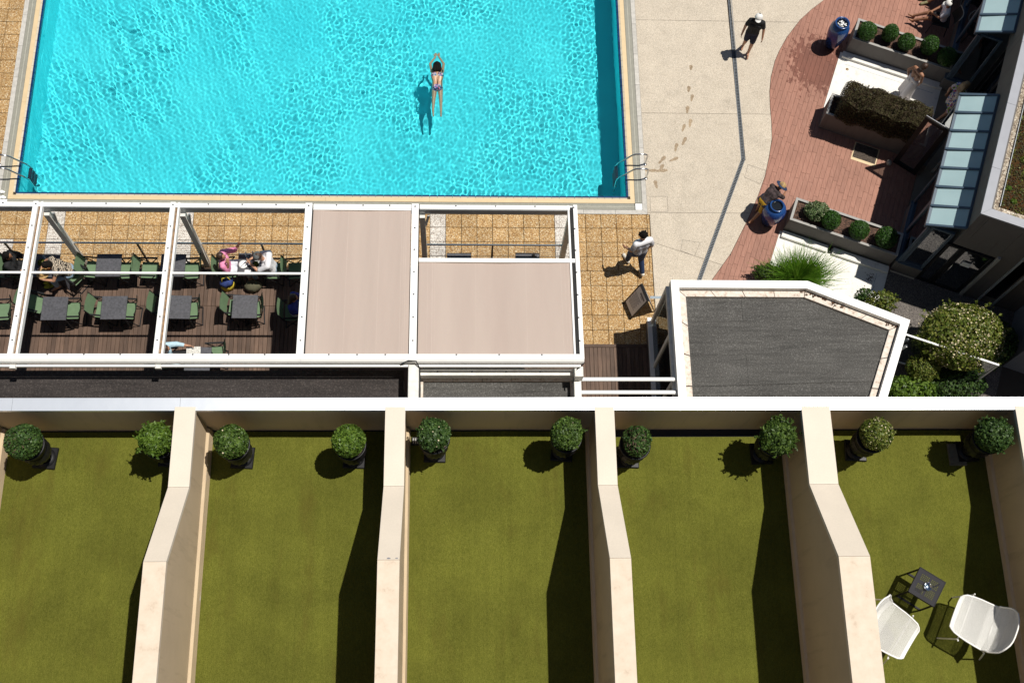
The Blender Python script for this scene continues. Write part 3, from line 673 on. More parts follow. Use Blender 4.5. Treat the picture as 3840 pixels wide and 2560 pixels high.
part(perg, 'cable', MB().tube([(RX[5] + .05, YBK - .1, ZP1), (RX[5] + .06, YBK - .17, ZP1 - .05), (RX[5] - .1, YBK - .28, ZP1 - .2), (RX[5] - .15, YBK - .5, ZP1 - .4)], .014, 6), BLACK)
for i in range(3):
    y = W(600, 1024, 3.22).y; part(perg, 'cross_tube', MB().tube([(RX[i] + .12, y, zr(y) - .0), (RX[i + 1] - .07, y, zr(y) - .0)], .028, 10), WHITE)
for i in (1, 2):                                   # lamp-like motor boxes on the gutter
    part(perg, 'bracket', MB().bevbox(RX[i] - .03, RX[i] + .09, YBK - .29, YBK - .20, ZP1 - .13, ZP1 - .04, .01), WHITE_OLD)
for i, x in enumerate(RX):
    px = x + (.13 if i < 5 else -.06)
    p = part(perg, 'post', MB().bevbox(px - .06, px + .06, YF - .16, YF - .03, .1, ZP0 - .245, .004), WHITE_OLD)
    part(p, 'brace', MB().beam((px + .065, YF - .10, ZP0 - .75), (px + .14, YF - .09, ZP0 - .26), .03, .05), ALU)
SEAM = plain('awning_seam', (.50, .415, .362), .85, .05, 5)
# awnings
def awning(x0, x1, y0, y1, name, label):
    def f(u, v):
        x = x0 + (x1 - x0) * u; y = y0 + (y1 - y0) * v
        z = zr(y) - .03 - .022 * math.sin(math.pi * u) + .006 * math.sin(u * 21 + .3 * math.sin(v * 4)) + .004 * math.sin(u * 9 + 1 + .2 * v) + .0012 * math.sin(u * 70 + v * 2) * math.sin(v * 9 + u * 5)
        return (x, y, z)
    o = part(perg, name, MB().grid(f, 140, 60), FABRIC, label=label)
    for uu, hw in ((.055, .003), (.085, .005), (.10, .003), (.36, .0035), (.68, .0035), (.905, .004), (.93, .003), (.95, .004)):
        def g(u, v):
            p = f(min(1, max(0, uu + (2 * u - 1) * hw / (x1 - x0))), v); return (p[0], p[1], p[2] + .0015)
        part(o, 'seam', MB().grid(g, 1, 60), SEAM)
    return o
aw = awning(RX[3] + .085, RX[4] - .10, YF - .075, YBK + .0, 'awning', 'taupe awning fabric drawn fully out')
yb4 = W(1850, 982, 3.2).y
aw2 = awning(RX[4] + .085, RX[5] - .035, yb4, YBK + .0, 'awning', 'taupe awning fabric drawn part way out')
part(perg, 'awning_bar', MB().bevbox(RX[4] + .07, RX[5] - .035, yb4 - .01, yb4 + .085, zr(yb4) - .07, zr(yb4) + .01, .008), WHITE)
part(perg, 'awning_bar', MB().bevbox(RX[3] + .07, RX[4] - .10, YF - .10, YF - .065, ZP0 - .06, ZP0 + .004, .008), WHITE)
# cable railing in front of the deck
def railing(x0, x1, posts, label):
    y = W(600, 912, 1.18).y; r = thing('cable_railing', label, 'railing', ((x0 + x1) / 2, y, .1))
    part(r, 'handrail', MB().tube([(x0, y, 1.18), (x1, y, 1.18)], .024, 10), STEEL)
    for k in range(7): part(r, 'cable', MB().tube([(x0, y, .26 + k * .125), (x1, y, .26 + k * .125)], .0035, 5), STEEL)
    for p in posts: part(r, 'post', MB().bevbox(p - .02, p + .02, y - .018, y + .018, .0, 1.16, .003), plain('bronze_post', (.10, .07, .045), .5, .1, 6, metal=.3) if 'bronze_post' not in MATS else MATS['bronze_post'])
railing(-12.5, -3.1, [W(p, 912, 1.18).x for p in (15, 513, 980)], 'steel cable railing in front of the dining tables')
railing(-.75, 2.5, [W(1847, 915, 1.18).x], 'steel cable railing in front of the half open awning')

# ------------------------------------------------------------------ flat roofs between pergola and terraces
rf = thing('flat_roof', 'flat roof of dark brown felt behind the pergola gutter', 'roof', (-6, 6.5, 0))
x1 = W(1512, 1430, 2.6).x
part(rf, 'wall', MB().box(-14, x1 - .02, 4.6, YBK - .12, .1, 2.49), GREYW)
part(rf, 'felt_sheet', MB().box(-14, W(118, 1430, 2.6).x, 4.6, YBK - .1, 2.5, 2.6), FELTB); part(rf, 'felt_sheet', MB().box(W(118, 1430, 2.6).x, x1, 4.6, YBK - .1, 2.5, 2.603), FELTB)
xd0, xd1 = W(1530, 1430, 3.3).x, W(1570, 1430, 3.3).x
dct = thing('duct_beam', 'white box beam running back from the pergola gutter', 'beam', (xd0, 6, .1))
part(dct, 'beam', MB().bevbox(xd0, xd1, 4.6, YBK - .2, 2.9, 3.3, .01), WHITE_OLD); part(dct, 'support', MB().box(xd0 + .03, xd1 - .03, 4.6, YBK - .4, .1, 2.9), GREYW)
rf2 = thing('small_flat_roof', 'small felt roof edged with lichen marked white stone', 'roof', (.8, 6.5, 0))
xa, xb = W(1588, 1460, 2.55).x, W(2138, 1460, 2.55).x; yt = W(1900, 1432, 2.55).y
part(rf2, 'wall', MB().box(xa - .2, xb + .2, 4.6, yt + .2, .1, 2.44), GREYW)
ym = W(1900, 1458, 2.55).y
part(rf2, 'felt_sheet', MB().box(xa, xb, ym, yt, 2.45, 2.55), FELT); part(rf2, 'felt_sheet', MB().box(xa, xb, 4.6, ym - .002, 2.45, 2.553), FELT)
t = NT('lichen_stone'); t.base(t.ramp(t.noise(11, 5, .7), [(.3, (.72, .68, .62)), (.55, (.62, .54, .46)), (.7, (.34, .25, .19)), (.85, (.12, .09, .075))]), .85, 0, .2); t.bump(t.noise(50, 4), .4, .008); LICHEN = t.m
n = 5
for i in range(n): a, b = xa + (xb - xa) * i / n, xa + (xb - xa) * (i + 1) / n; part(rf2, 'edge_stone', MB().bevbox(a + .003 - (.07 if i == 0 else 0), b - .003 + (.07 if i == n - 1 else 0), yt + .004, yt + .12, 2.45, 2.60, .01), LICHEN)
for k in range(4):
    for x in (xa - .075, xb + .004): part(rf2, 'edge_stone', MB().bevbox(x, x + .07, yt - .6 * (k + 1) + .003, yt - .6 * k, 2.45, 2.60, .01), LICHEN)
yb_ = W(1900, 1395, 2.95).y
b2 = part(rf2, 'eaves_beam', MB().bevbox(xa - .08, xb + .1, yb_ - .07, yb_ + .075, 2.75, 2.95, .008), WHITE_OLD)
for k in range(4): bolt(rf2, xa + .3 + k * .72, yb_ + .01, 2.95)
xr0, xr1 = W(2153, 1440, 2.9).x, W(2180, 1440, 2.9).x
sb = thing('side_beam', 'white beam at the pergola corner carrying two tubes', 'beam', (xr0, 6.5, .1))
part(sb, 'beam', MB().bevbox(xr0, xr1, 4.6, YBK - .3, 2.6, 2.9, .008), WHITE_OLD); part(sb, 'support', MB().box(xr0 + .02, xr1 - .02, 4.6, YBK - .5, .1, 2.6), GREYW)
part(sb, 'bracket', MB().bevbox(xr0 - .01, xr1 + .02, YBK - .42, YBK - .2, 2.9, 3.18, .01), WHITE_OLD)

# ------------------------------------------------------------------ small glass pavilion with felt roof
ZR = 2.75
PVL = [(4.72, 9.81), (7.77, 9.80), (9.96, 8.88), (8.35, 5.0), (4.72, 5.0)]
def inset(poly, d):
    n = len(poly); out = []
    for i in range(n):
        p0, p1, p2 = (Vector(poly[i - 1]), Vector(poly[i]), Vector(poly[(i + 1) % n]))
        e1 = (p1 - p0).normalized(); e2 = (p2 - p1).normalized(); n1 = Vector((e1.y, -e1.x)); n2 = Vector((e2.y, -e2.x))
        b = (n1 + n2); b = b / (1 + n1.dot(n2)); out.append(tuple(p1 + b * d))
    return out
pv = thing('glass_pavilion', 'glass pavilion with white framed dark felt roof', 'pavilion', (7, 7.5, 0))
o0, o1, o2, o3 = PVL, inset(PVL, .175), inset(PVL, .20), inset(PVL, .335)
for i in range(5):
    j = (i + 1) % 5; part(pv, 'roof_frame', MB().prism([o0[i], o0[j], o1[j], o1[i]], ZR - .26, ZR), WHITE)
    L = (Vector(o2[j]) - Vector(o2[i])).length; n = max(1, round(L / .78))
    for k in range(n):
        A, B, D_, E_ = [Vector(p) for p in (o2[i], o2[j], o3[j], o3[i])]; t0, t1 = k / n + .003, (k + 1) / n - .003
        part(pv, 'edge_stone', MB().prism([tuple(A.lerp(B, t0)), tuple(A.lerp(B, t1)), tuple(E_.lerp(D_, t1)), tuple(E_.lerp(D_, t0))], ZR - .3, ZR - .13 + rnd.uniform(-.006, .004)), LICHEN)
fl = inset(PVL, .33); sl = math.tan(R(1.7)); base_y = [W(2700, p, 2.5).y for p in (1120, 1210, 1335, 1450)]; ys = [10.5] + base_y[1:] + [6.1, 5.4, 4.6]
for k in range(len(ys) - 1):
    nrm = Vector((-sl, 1)).normalized()
    top = nrm.x * 5.5 + nrm.y * ys[k]; bot = nrm.x * 5.5 + nrm.y * ys[k + 1]
    for xs_ in ((4, 6.3 + .4 * (k % 2), 20) if k % 2 == 0 else (4, 20),):
        for q0, q1 in zip(xs_[:-1], xs_[1:]):
            q = clip(fl, [(nrm.x, nrm.y, top - .002), (-nrm.x, -nrm.y, -(bot + .002)), (-1, 0, -q0 - .002), (1, 0, q1 - .002)])
            if q: part(pv, 'felt_sheet', MB().prism(q, ZR - .32, ZR - .2 + .004 * (k % 3) + .003 * (q0 > 5)), FELT)
part(pv, 'roof_deck', MB().prism(inset(PVL, .02), ZR - .36, ZR - .325), WHITE_OLD)
m = MB()
for c in ((3035, 1100), (3080, 1110), (3100, 1120), (3130, 1140), (3165, 1150), (3330, 1215), (3350, 1222), (3365, 1218), (3010, 1092), (3055, 1108)):
    p = W(*c, ZR - .12)
    for _ in range(9): m.ell((p.x + rnd.gauss(0, .05), p.y + rnd.gauss(0, .025), ZR - .125), (rnd.uniform(.012, .03), rnd.uniform(.01, .022), .008), 6)
tag(link('roof_leaf_litter', m.mesh('roof_leaf_litter'), BROWNLEAF), 'clumps of brown leaf litter in the roof gutter', kind='stuff')
# glass sides on a low white sill
zs = .36
sx = W(2440, 1210, zs).x
part(pv, 'sill_wall', MB().box(sx - .06, sx + .10, 5.0, 9.83, 0, zs - .03), GREYW); part(pv, 'sill', MB().bevbox(sx - .075, sx + .115, 5.0, 9.845, zs - .03, zs, .006), WHITE)
part(pv, 'sill_wall', MB().box(sx + .11, 7.7, 9.68, 9.80, 0, zs - .03), GREYW)
for y in (9.72, W(2455, 1372, zs).y, 7.55, 6.4): part(pv, 'post', MB().bevbox(sx + .0, sx + .075, y - .045, y + .045, zs, ZR - .26, .006), WHITE_OLD)
for (x, y) in ((7.70, 9.66), (9.78, 8.82)): part(pv, 'post', MB().bevbox(x - .05, x + .05, y - .05, y + .05, 0, ZR - .26, .004), WHITE_OLD)
part(pv, 'head_rail', MB().box(sx + .001, sx + .09, 5.0, 9.77, ZR - .36, ZR - .262), WHITE_OLD)
ysg = [9.66, W(2455, 1372, zs).y, 7.55, 6.4, 5.0]
for a, b in zip(ysg[1:], ysg[:-1]): part(pv, 'pane', MB().box(sx + .03, sx + .04, a + .06, b - .06, zs + .01, ZR - .37), GLASSD)
part(pv, 'pane', MB().box(sx + .12, 7.64, 9.70, 9.71, zs, ZR - .3), GLASSD)
d_ = (Vector((9.78, 8.82)) - Vector((7.70, 9.66))); part(pv, 'pane', MB().beam((7.75, 9.64, 1.25), (9.73, 8.84, 1.25), .01, 2.4), GLASSD)
part(pv, 'pane', MB().beam((9.76, 8.75, 1.25), (8.3, 5.1, 1.25), .01, 2.4), GLASSD)
part(pv, 'floor', MB().prism(inset(PVL, .25), -.02, .02), plain('dark_interior_floor', (.05, .04, .035), .6, .1, 3))
zz = 2.62
for py in (1422, 1471):
    a = W(2178, py, zz); b = W(2532, py, zz)
    tb = thing('linking_tube', 'white linking tube nearer the pool' if py < 1450 else 'white linking tube nearer the white coping', 'tube', a, group='tubes linking pergola and pavilion'); part(tb, 'tube', MB().tube([a, b - Vector((.05, 0, .0)), b + Vector((0, 0, -.02)), b + Vector((.03, 0, -.06))], .045, 12), WHITE); part(tb, 'flange', MB().box(b.x + .02, b.x + .035, b.y - .06, b.y + .06, zz - .12, zz + .02), ALU)

# ------------------------------------------------------------------ grey building on the right
bld = thing('grey_building', 'low grey rendered building with green roof and glazed front', 'building', Lc(4, -4))
FB = -.75; ZT = 3.68; ZS = 2.1
m = MB(); lbox(m, 0.05, 14, FB - .22, FB, 2.55, ZT - .03); part(bld, 'fascia_wall', m, GREYW)
m = MB(); lbox(m, .05, .25, -1.78, FB - .225, ZS, ZT - .03); lbox(m, .0505, .25, -9, -1.785, -.02, ZT - .031); part(bld, 'south_wall', m, GREYW)
part(bld, 'corner_wall', lbox(MB(), .0505, .30, FB - .30, FB - .002, ZS, 2.549), GREYW)
def cop(poly): part(bld, 'coping_panel', MB().prism([tuple((LM4 @ Vector((p[0], p[1], 0)))[:2]) for p in poly], ZT - .03, ZT + .02), GREYC)
for a0, a1 in ((None, 1.25), (1.25, 3.0), (3.0, 4.75), (4.75, 6.5), (6.5, 9), (9, 14)):
    if a0 is None: cop([(.02, FB + .03), (a1 - .003, FB + .03), (a1 - .003, FB - .17), (.22, FB - .17)])
    else: cop([(a0 + .003, FB + .03), (a1 - .003, FB + .03), (a1 - .003, FB - .17), (a0 + .003, FB - .17)])
for b0, b1 in ((None, -2.6), (-2.6, -5), (-5, -9)):
    if b0 is None: cop([(.02, FB + .026), (.22, FB - .174), (.22, b1 + .003), (.02, b1 + .003)])
    else: cop([(.02, b0 - .003), (.22, b0 - .003), (.22, b1 + .003), (.02, b1 + .003)])
part(bld, 'roof_slab', lbox(MB(), .26, 14, -9, FB - .23, 3.2, 3.5), GREYW)
part(bld, 'pebble_strip', lbox(lbox(MB(), .245, 14, FB - .345, FB - .225, 3.5, 3.60), .255, .38, -9, FB - .35, 3.5, 3.599), PEBBLE)
m = MB(); rp_ = random.Random(3)
for _ in range(2600):
    a = rp_.uniform(.26, 7); b = rp_.uniform(FB - .34, FB - .19); r = rp_.uniform(.008, .02); m.ell(Lc(a, b, 3.60), (r, r * rp_.uniform(.7, 1.2), r * .7), 6)
part(bld, 'pebbles', m, PEBBLE, kind='stuff')
part(bld, 'metal_edging', lbox(MB(), .38, 14, FB - .36, FB - .35, 3.5, 3.66), ALU)
part(bld, 'sedum_bed', MB().grid(lambda u, v: LM4 @ Vector((.385 + 13.4 * u, FB - .362 - 8 * v, 3.60 + .025 * math.sin(u * 160 + 3 * math.sin(v * 70)) * math.sin(v * 110 + u * 30))), 120, 60), SEDUM)
# ground floor interior
part(bld, 'interior_floor', lbox(MB(), .06, 14, -9, -.06, -.025, .006), plain('interior_tiles', (.20, .17, .13), .5, .08, 4))
part(bld, 'back_wall', lbox(MB(), .26, 14, -5.2, -5.0, 0, 3.19), plain('interior_dark_wall', (.05, .045, .04), .8, .1, 2))
part(bld, 'counter', lbox(MB(), 1.6, 3.0, -3.3, -2.7, 0.01, .95), plain('interior_counter', (.09, .07, .06), .5, .2, 4))
part(bld, 'column', lbox(MB(), 3.74, 3.9, FB - .2, FB - .02, .006, 2.549), BLACK); part(bld, 'column', lbox(MB(), 5.45, 5.6, FB - .2, FB - .02, .006, 2.549), BLACK)
# entrance doors on the south side
def frame_rect(p, q, z0, z1, t, w, mat, root, nm='door_frame'):
    m = MB(); p, q = Vector((p[0], p[1], 0)), Vector((q[0], q[1], 0)); zv = Vector((0, 0, 1)); d = (q - p).normalized()
    m.beam(p + zv * z0 + d * t / 2, p + zv * z1 + d * t / 2, t, w, up=d.cross(zv)); m.beam(q + zv * z0 - d * t / 2, q + zv * z1 - d * t / 2, t, w, up=d.cross(zv))
    m.beam(p + zv * (z0 + t / 2) + d * (t + .001), q + zv * (z0 + t / 2) - d * (t + .001), w, t); m.beam(p + zv * (z1 - t / 2) + d * (t + .001), q + zv * (z1 - t / 2) - d * (t + .001), w, t)
    o = part(root, nm, m, mat); return o
def pane(p, q, z0, z1, root, mat=None, nm='pane', th=.008):
    p, q = Vector((p[0], p[1], (z0 + z1) / 2)), Vector((q[0], q[1], (z0 + z1) / 2)); return part(root, nm, MB().beam(p, q, th, z1 - z0), mat or GLASSD)
for b0, b1 in ((-.66, -1.03), (-1.04, -1.77)):
    p, q = Lc(.05, b0), Lc(.05, b1); f = frame_rect(p, q, .01, 2.05, .07, .06, BLACK, bld, 'door'); d = (q - p).normalized() * .07; pane(p + d, q - d, .08, 1.98, f)
part(f, 'door_handle', MB().tube([Lc(.0, -1.10, .75), Lc(-.03, -1.10, .78), Lc(-.03, -1.10, 1.25), Lc(.0, -1.10, 1.28)], .012, 8), STEEL)
part(f, 'paper_notice', MB().beam(Lc(.018, -1.25, 1.42), Lc(.018, -1.47, 1.42), .004, .2), WHITE)
part(bld, 'door_step', lbox(MB(), -.02, .02, -.64, -.02, .004, .012), GROUTLIP)
part(bld, 'door_jamb', lbox(MB(), -.02, .048, -1.86, -1.785, .0, 2.2), GREYL)
# verandas: low wall, frames, panes, sloped frosted roof
def veranda(a0, a1, seg, label_part, door=None):
    z0, z1 = 2.50, 2.92
    m = MB(); gaps = [door] if door else []
    spans = [(a0, a1)] if not door else [(a0, door[0]), (door[1], a1)]
    for s0, s1 in spans: part(bld, 'low_wall', lbox(MB(), s0 + .01, s1 - .01, -.12, 0, 0.002, .5), GREYW)
    part(bld, 'low_wall', lbox(MB(), a0 + .0, a0 + .12, -.66, -.121, 0.002, .5), GREYW)
    for s0, s1 in spans:
        n = max(1, round((s1 - s0) / 1.1))
        for k in range(n):
            p, q = Lc(s0 + (s1 - s0) * k / n, -.05), Lc(s0 + (s1 - s0) * (k + 1) / n, -.05); f = frame_rect(p, q, .502, z0 - .05, .06, .07, BLUEGREY, bld, 'window'); d = (q - p).normalized() * .06; pane(p + d, q - d, .56, z0 - .11, f)
        part(bld, 'window_sill', lbox(MB(), s0, s1, -.11, .03, .5015, .53), BLUEGREY)
    p, q = Lc(a0 + .05, -.1), Lc(a0 + .05, -.64); f = frame_rect(p, q, .502, z0 - .02, .06, .07, BLUEGREY, bld, 'window'); d = (q - p).normalized() * .06; pane(p + d, q - d, .56, z0 - .09, f)
    part(bld, 'window_sill', lbox(MB(), a0 - .03, a0 + .1, -.64, -.03, .5015, .528), BLUEGREY)
    n = max(1, round((a1 - a0) / seg)); cr = part(bld, 'veranda_roof', MB().beam(Lc(a0, .03, z0 - .04), Lc(a1, .03, z0 - .04), .07, .10), BLUEGREY, label=label_part)
    part(cr, 'wall_rail', MB().beam(Lc(a0, FB + .03, z1), Lc(a1, FB + .03, z1), .05, .07), BLUEGREY)
    for k in range(n + 1):
        a = a0 + (a1 - a0) * k / n; part(cr, 'glazing_bar', MB().beam(Lc(a, .06, z0 + .02), Lc(a, FB + .01, z1 + .02), .05, .05), BLUEGREY)
    for k in range(n):
        b0, b1 = a0 + (a1 - a0) * k / n + .018, a0 + (a1 - a0) * (k + 1) / n - .018
        q = [Lc(b0, .0, z0 + .005), Lc(b1, .0, z0 + .005), Lc(b1, FB + .005, z1 + .02), Lc(b0, FB + .005, z1 + .02)]; mm = MB(); mm.add([p - Vector((0, 0, .006)) for p in q] + [p + Vector((0, 0, .006)) for p in q], [(3, 2, 1, 0), (4, 5, 6, 7), (0, 1, 5, 4), (1, 2, 6, 5), (2, 3, 7, 6), (3, 0, 4, 7)]); part(cr, 'frosted_pane', mm, FROST)
veranda(.03, 3.72, .53, 'sloping frosted glass roof over the open door', (1.78, 2.88))
veranda(5.60, 11.6, .53, 'sloping frosted glass roof above the seated guests')
# open glass door held by a stone, fixed glass in the entrance gap
dr_ = thing('glass_door', 'open black framed glass door held by a stone', 'door', Lc(2.86, -.03)); p, q = Lc(2.86, -.01), Lc(3.04, .62)
f = frame_rect(p, q, .02, 2.24, .12, .06, BLACK, dr_); d = (q - p).normalized() * .12; pane(p + d, q - d, .09, 2.16, dr_, GLASS)
part(dr_, 'door_closer', MB().tube([Vector((p.x, p.y, 2.26)), Vector((q.x, q.y, 2.26))], .018, 8), STEEL)
for a0, a1 in ((3.92, 4.65), (4.66, 5.44)):
    p, q = Lc(a0, FB - .12), Lc(a1, FB - .12); f = frame_rect(p, q, .01, 2.5, .07, .06, BLACK, bld, 'door'); d = (q - p).normalized() * .07; pane(p + d, q - d, .08, 2.43, f)
m = MB(); m.ell((0, 0, .06), (.07, .085, .065), 12)
st = link('door_stone', m.mesh('door_stone'), plain('pale_pebble', (.45, .40, .33), .8, .2, 20)); st.location = Lc(2.92, .72); tag(st, 'pale round stone against the open glass door', 'stone')
gs = thing('green_sign', 'green board behind the open glass door', 'sign', Lc(3.15, -.35)); part(gs, 'board', MB().beam(Lc(2.75, -.4, 1.2), Lc(3.45, -.4, 1.2), .02, .5), plain('sign_green', (.01, .30, .03), .5, .05, 3)); part(gs, 'stand', MB().beam(Lc(3.1, -.41, .01), Lc(3.1, -.41, .95), .05, .03), WHITE)
fs = thing('red_flag', 'red and white cloth hanging behind the veranda glass', 'flag', Lc(6.4, -.35)); part(fs, 'cloth', MB().grid(lambda u, v: Lc(6.0 + u * .9, -.35 + .03 * math.sin(u * 14), 1.0 + .8 * v), 14, 6), plain('red_cloth', (.30, .02, .02), .8, .1, 5)); part(fs, 'pole', MB().tube([Lc(5.98, -.35, .01), Lc(5.98, -.35, 2.2)], .012, 6), STEEL)
# side wing
wg = thing('side_wing', 'grey rendered wing wall beside the flowering bush', 'building', W(3751, 1370)); c0 = W(3760, 1372); L0 = inv @ c0
part(wg, 'wall', lbox(MB(), L0.x, .03, L0.y - 5, L0.y, -.02, 4.2), mk_render('blue_grey_render', (.17, .18, .20), .05)); part(wg, 'coping_panel', lbox(MB(), L0.x - .02, .02, L0.y - 5, L0.y + .02, 4.2, 4.24), GREYC)
for b in (-2.25, -2.62): part(bld, 'downpipe', lbox(MB(), .0, .045, b - .04, b, .0, 2.6), ALU)
part(bld, 'narrow_window', lbox(MB(), .04, .049, -2.58, -2.29, .3, 2.3), GLASSD)
# glass windscreen
scn = thing('glass_windscreen', 'white framed glass windscreen in front of the flowering bush', 'windscreen', W(3632, 1445)); zt_ = 1.6
A = Vector((10.0, 9.08, 0)); B = Vector((12.37, 8.23, 0)); Mid = A.lerp(B, .52)
for p, q in ((A, Mid), (Mid, B)):
    frame_rect(p, q, .03, zt_, .035, .04, WHITE, scn, 'frame'); d = (q - p).normalized() * .05; pane(p + d, q - d, .08, zt_ - .05, scn, GLASS)
part(scn, 'brace', MB().beam(A + Vector((.45, -.25, 1.2)), A + Vector((.05, -.35, .05)), .06, .05), WHITE)

# ------------------------------------------------------------------ foliage
def leaf_mesh(pts, nrm, size, rs, aspect=1.7, curl=.0):
    n = len(pts); nrm = nrm + rs.normal(0, .55, (n, 3)); nrm /= np.linalg.norm(nrm, axis=1)[:, None]
    t = rs.normal(0, 1, (n, 3)); t -= nrm * (t * nrm).sum(1)[:, None]; t /= np.linalg.norm(t, axis=1)[:, None]; b = np.cross(nrm, t)
    s = size * rs.uniform(.65, 1.35, (n, 1)); v = np.stack([pts - t * s * aspect / 2, pts + b * s * .5, pts + t * s * aspect / 2, pts - b * s * .5], 1).reshape(-1, 3)
    me = bpy.data.meshes.new('foliage'); f = np.arange(4 * n).reshape(n, 4); me.from_pydata(v.tolist(), [], f.tolist()); return me
def ball_points(n, r, rs, lump=.08, shell=.45):
    d = rs.normal(0, 1, (n, 3)); d /= np.linalg.norm(d, axis=1)[:, None]
    k = rs.normal(0, 1, (14, 3)); k /= np.linalg.norm(k, axis=1)[:, None]
    bump = np.max(d @ k.T, axis=1); rad = 1 + lump * (bump - .85) * 4 * .5
    rr = (1 - shell * rs.uniform(0, 1, n) ** 2.2) * rad
    return d * rr[:, None] * np.array(r), d
def foliage(root, name, mat, c, r, n, size, seed, lump=.08, spikes=0, aspect=1.7, world=True, shell=.45, spl=.25):
    rs = np.random.default_rng(seed); p, d = ball_points(n, r, rs, lump, shell)
    if spikes:
        sd = rs.normal(0, 1, (spikes, 3)); sd[:, 2] = np.abs(sd[:, 2]) * .8; sd /= np.linalg.norm(sd, axis=1)[:, None]
        q = []; qd = []
        for k in range(spikes):
            L = rs.uniform(.05, spl); m_ = 16; tt = rs.uniform(.85, 1 + L, m_)
            q.append(sd[k] * tt[:, None] * np.array(r) + rs.normal(0, size * .35, (m_, 3))); qd.append(rs.normal(0, 1, (m_, 3)))
        p = np.concatenate([p] + q); d = np.concatenate([d] + qd)
    me = leaf_mesh(p + np.array(c), d, size, rs, aspect); o = link(name, me, mat, root, world); return o
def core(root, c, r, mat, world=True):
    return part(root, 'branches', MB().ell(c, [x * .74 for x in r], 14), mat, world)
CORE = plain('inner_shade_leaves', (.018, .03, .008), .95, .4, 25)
# topiary in black urns
def urn_pot(root):
    ZS_ = Matrix.Diagonal((.84, .84, 1.38, 1)); prof = [(.085, .03), (.10, .05), (.075, .075), (.06, .10), (.075, .125), (.13, .17), (.185, .24), (.215, .31)]
    part(root, 'base_plate', MB().bevbox(-.135, .135, -.135, .135, 0, .035, .008).lathe([(.125, .035), (.12, .05), (.09, .055), (.085, .06)], 24), BLACKPOT, False)
    part(root, 'urn_foot', MB().lathe([(.09, .05), (.085, .07), (.06, .10), (.055, .125), (.075, .14), (.09, .15)], 24, M=ZS_), BLACKPOT, False)
    part(root, 'urn_bowl', MB().lathe([(.07, .145), (.14, .17), (.185, .22), (.195, .27), (.175, .315)], 72, fn=lambda a, i, z: 1 + .06 * abs(math.cos(9 * a)) * (1 if i < 4 else 0), M=ZS_), BLACKPOT, False)
    part(root, 'urn_rim', MB().lathe([(.17, .31), (.165, .36), (.185, .40), (.215, .43), (.228, .445), (.225, .46), (.205, .462), (.19, .44)], 36, M=ZS_), BLACKPOT, False)
    part(root, 'soil', MB().lathe([(0, .445), (.195, .44)], 20, M=ZS_), SOIL, False)
POTS = [ # base px, ball centre px, radius, leaf, spikes, flowers, lump, label
    ((172, 1712), (88, 1655), .215, LEAF_DARK, 0, 0, .16, 'flattened curly dark green shrub in a black urn'),
    ((655, 1715), (583, 1648), .20, LEAF_BRIGHT, 46, 0, .10, 'spiky bright green shrub in a black urn'),
    ((917, 1730), (868, 1655), .208, LEAF_MID, 0, 14, .10, 'round green shrub with a few pale flowers in a black urn'),
    ((1338, 1725), (1309, 1655), .208, LEAF_BRIGHT, 0, 4, .09, 'dense yellow green ball shrub in a black urn clear of the wall'),
    ((1650, 1700), (1627, 1632), .21, LEAF_DARK, 14, 14, .12, 'dark green ball shrub beside a small floor drain'),
    ((2122, 1705), (2128, 1628), .21, LEAF_MID, 10, 2, .10, 'large dark green ball leaning to the beige divider'),
    ((2360, 1718), (2389, 1654), .185, LEAF_DARK, 0, 0, .22, 'thin browning shrub low in a black urn'),
    ((2870, 1705), (2915, 1640), .215, LEAF_MID, 60, 0, .16, 'loose shrub with long upright shoots in a black urn'),
    ((3200, 1690), (3286, 1628), .205, LEAF_YEL, 8, 46, .10, 'round shrub flecked with cream flowers in a black urn'),
    ((3620, 1690), (3725, 1632), .225, LEAF_DARK, 50, 0, .14, 'blue green ball with short shoots beside a paving stone')]
for i, (bp, cp, r, lf, sp, fl_, lump, lb) in enumerate(POTS):
    r *= .95; h = .80; c = W(*cp, ZF + h); b = Vector((c.x, c.y, ZF + .012))
    t = thing('potted_shrub', lb, 'potted shrub', b, rnd.uniform(-.1, .1), 'shrubs in black urns on the balconies'); urn_pot(t)
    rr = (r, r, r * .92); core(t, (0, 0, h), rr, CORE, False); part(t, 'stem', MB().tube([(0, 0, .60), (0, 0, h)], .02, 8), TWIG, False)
    n = 5200 if i != 6 else 2600
    foliage(t, 'foliage', lf, (0, 0, h), rr, n, .021 if i not in (1, 7) else .019, 40 + i, lump, sp, 1.6 if i not in (1, 7) else 2.4, False, spl=.42 if i in (1, 7) else .2)
    if i in (0, 6): foliage(t, 'bare_twigs', TWIG, (0, 0, h + .02), (r * .9, r * .9, r * .8), 420, .016, 90 + i, .1, 0, 3, False)['kind'] = 'stuff'
    if fl_: foliage(t, 'flowers', FLOWER, (0, 0, h), (r * 1.01,) * 3, fl_ * 2, .018, 70 + i, .05, 0, 1.0, False, shell=.03)
ps = link('paving_stone', MB().bevbox(-.11, .11, -.14, .14, 0, .03, .004).mesh('paving_stone'), plain('worn_grey_stone', (.13, .12, .09), .9, .2, 20)); ps.location = W(3585, 1706, ZF) + Vector((0, 0, .012)); tag(ps, 'small square paving stone lying on the turf', 'paving stone')
fd = thing('floor_drain', 'small black floor drain beside a shrub urn', 'drain', W(1562, 1655, ZF) + Vector((0, 0, .015))); part(fd, 'plate', MB().bevbox(-.06, .06, -.05, .05, 0, .02, .004), BLACKPOT, False)
for k in range(4): part(fd, 'slot', MB().box(-.045 + k * .027, -.03 + k * .027, -.035, .035, .0202, .022), GREYL, False)

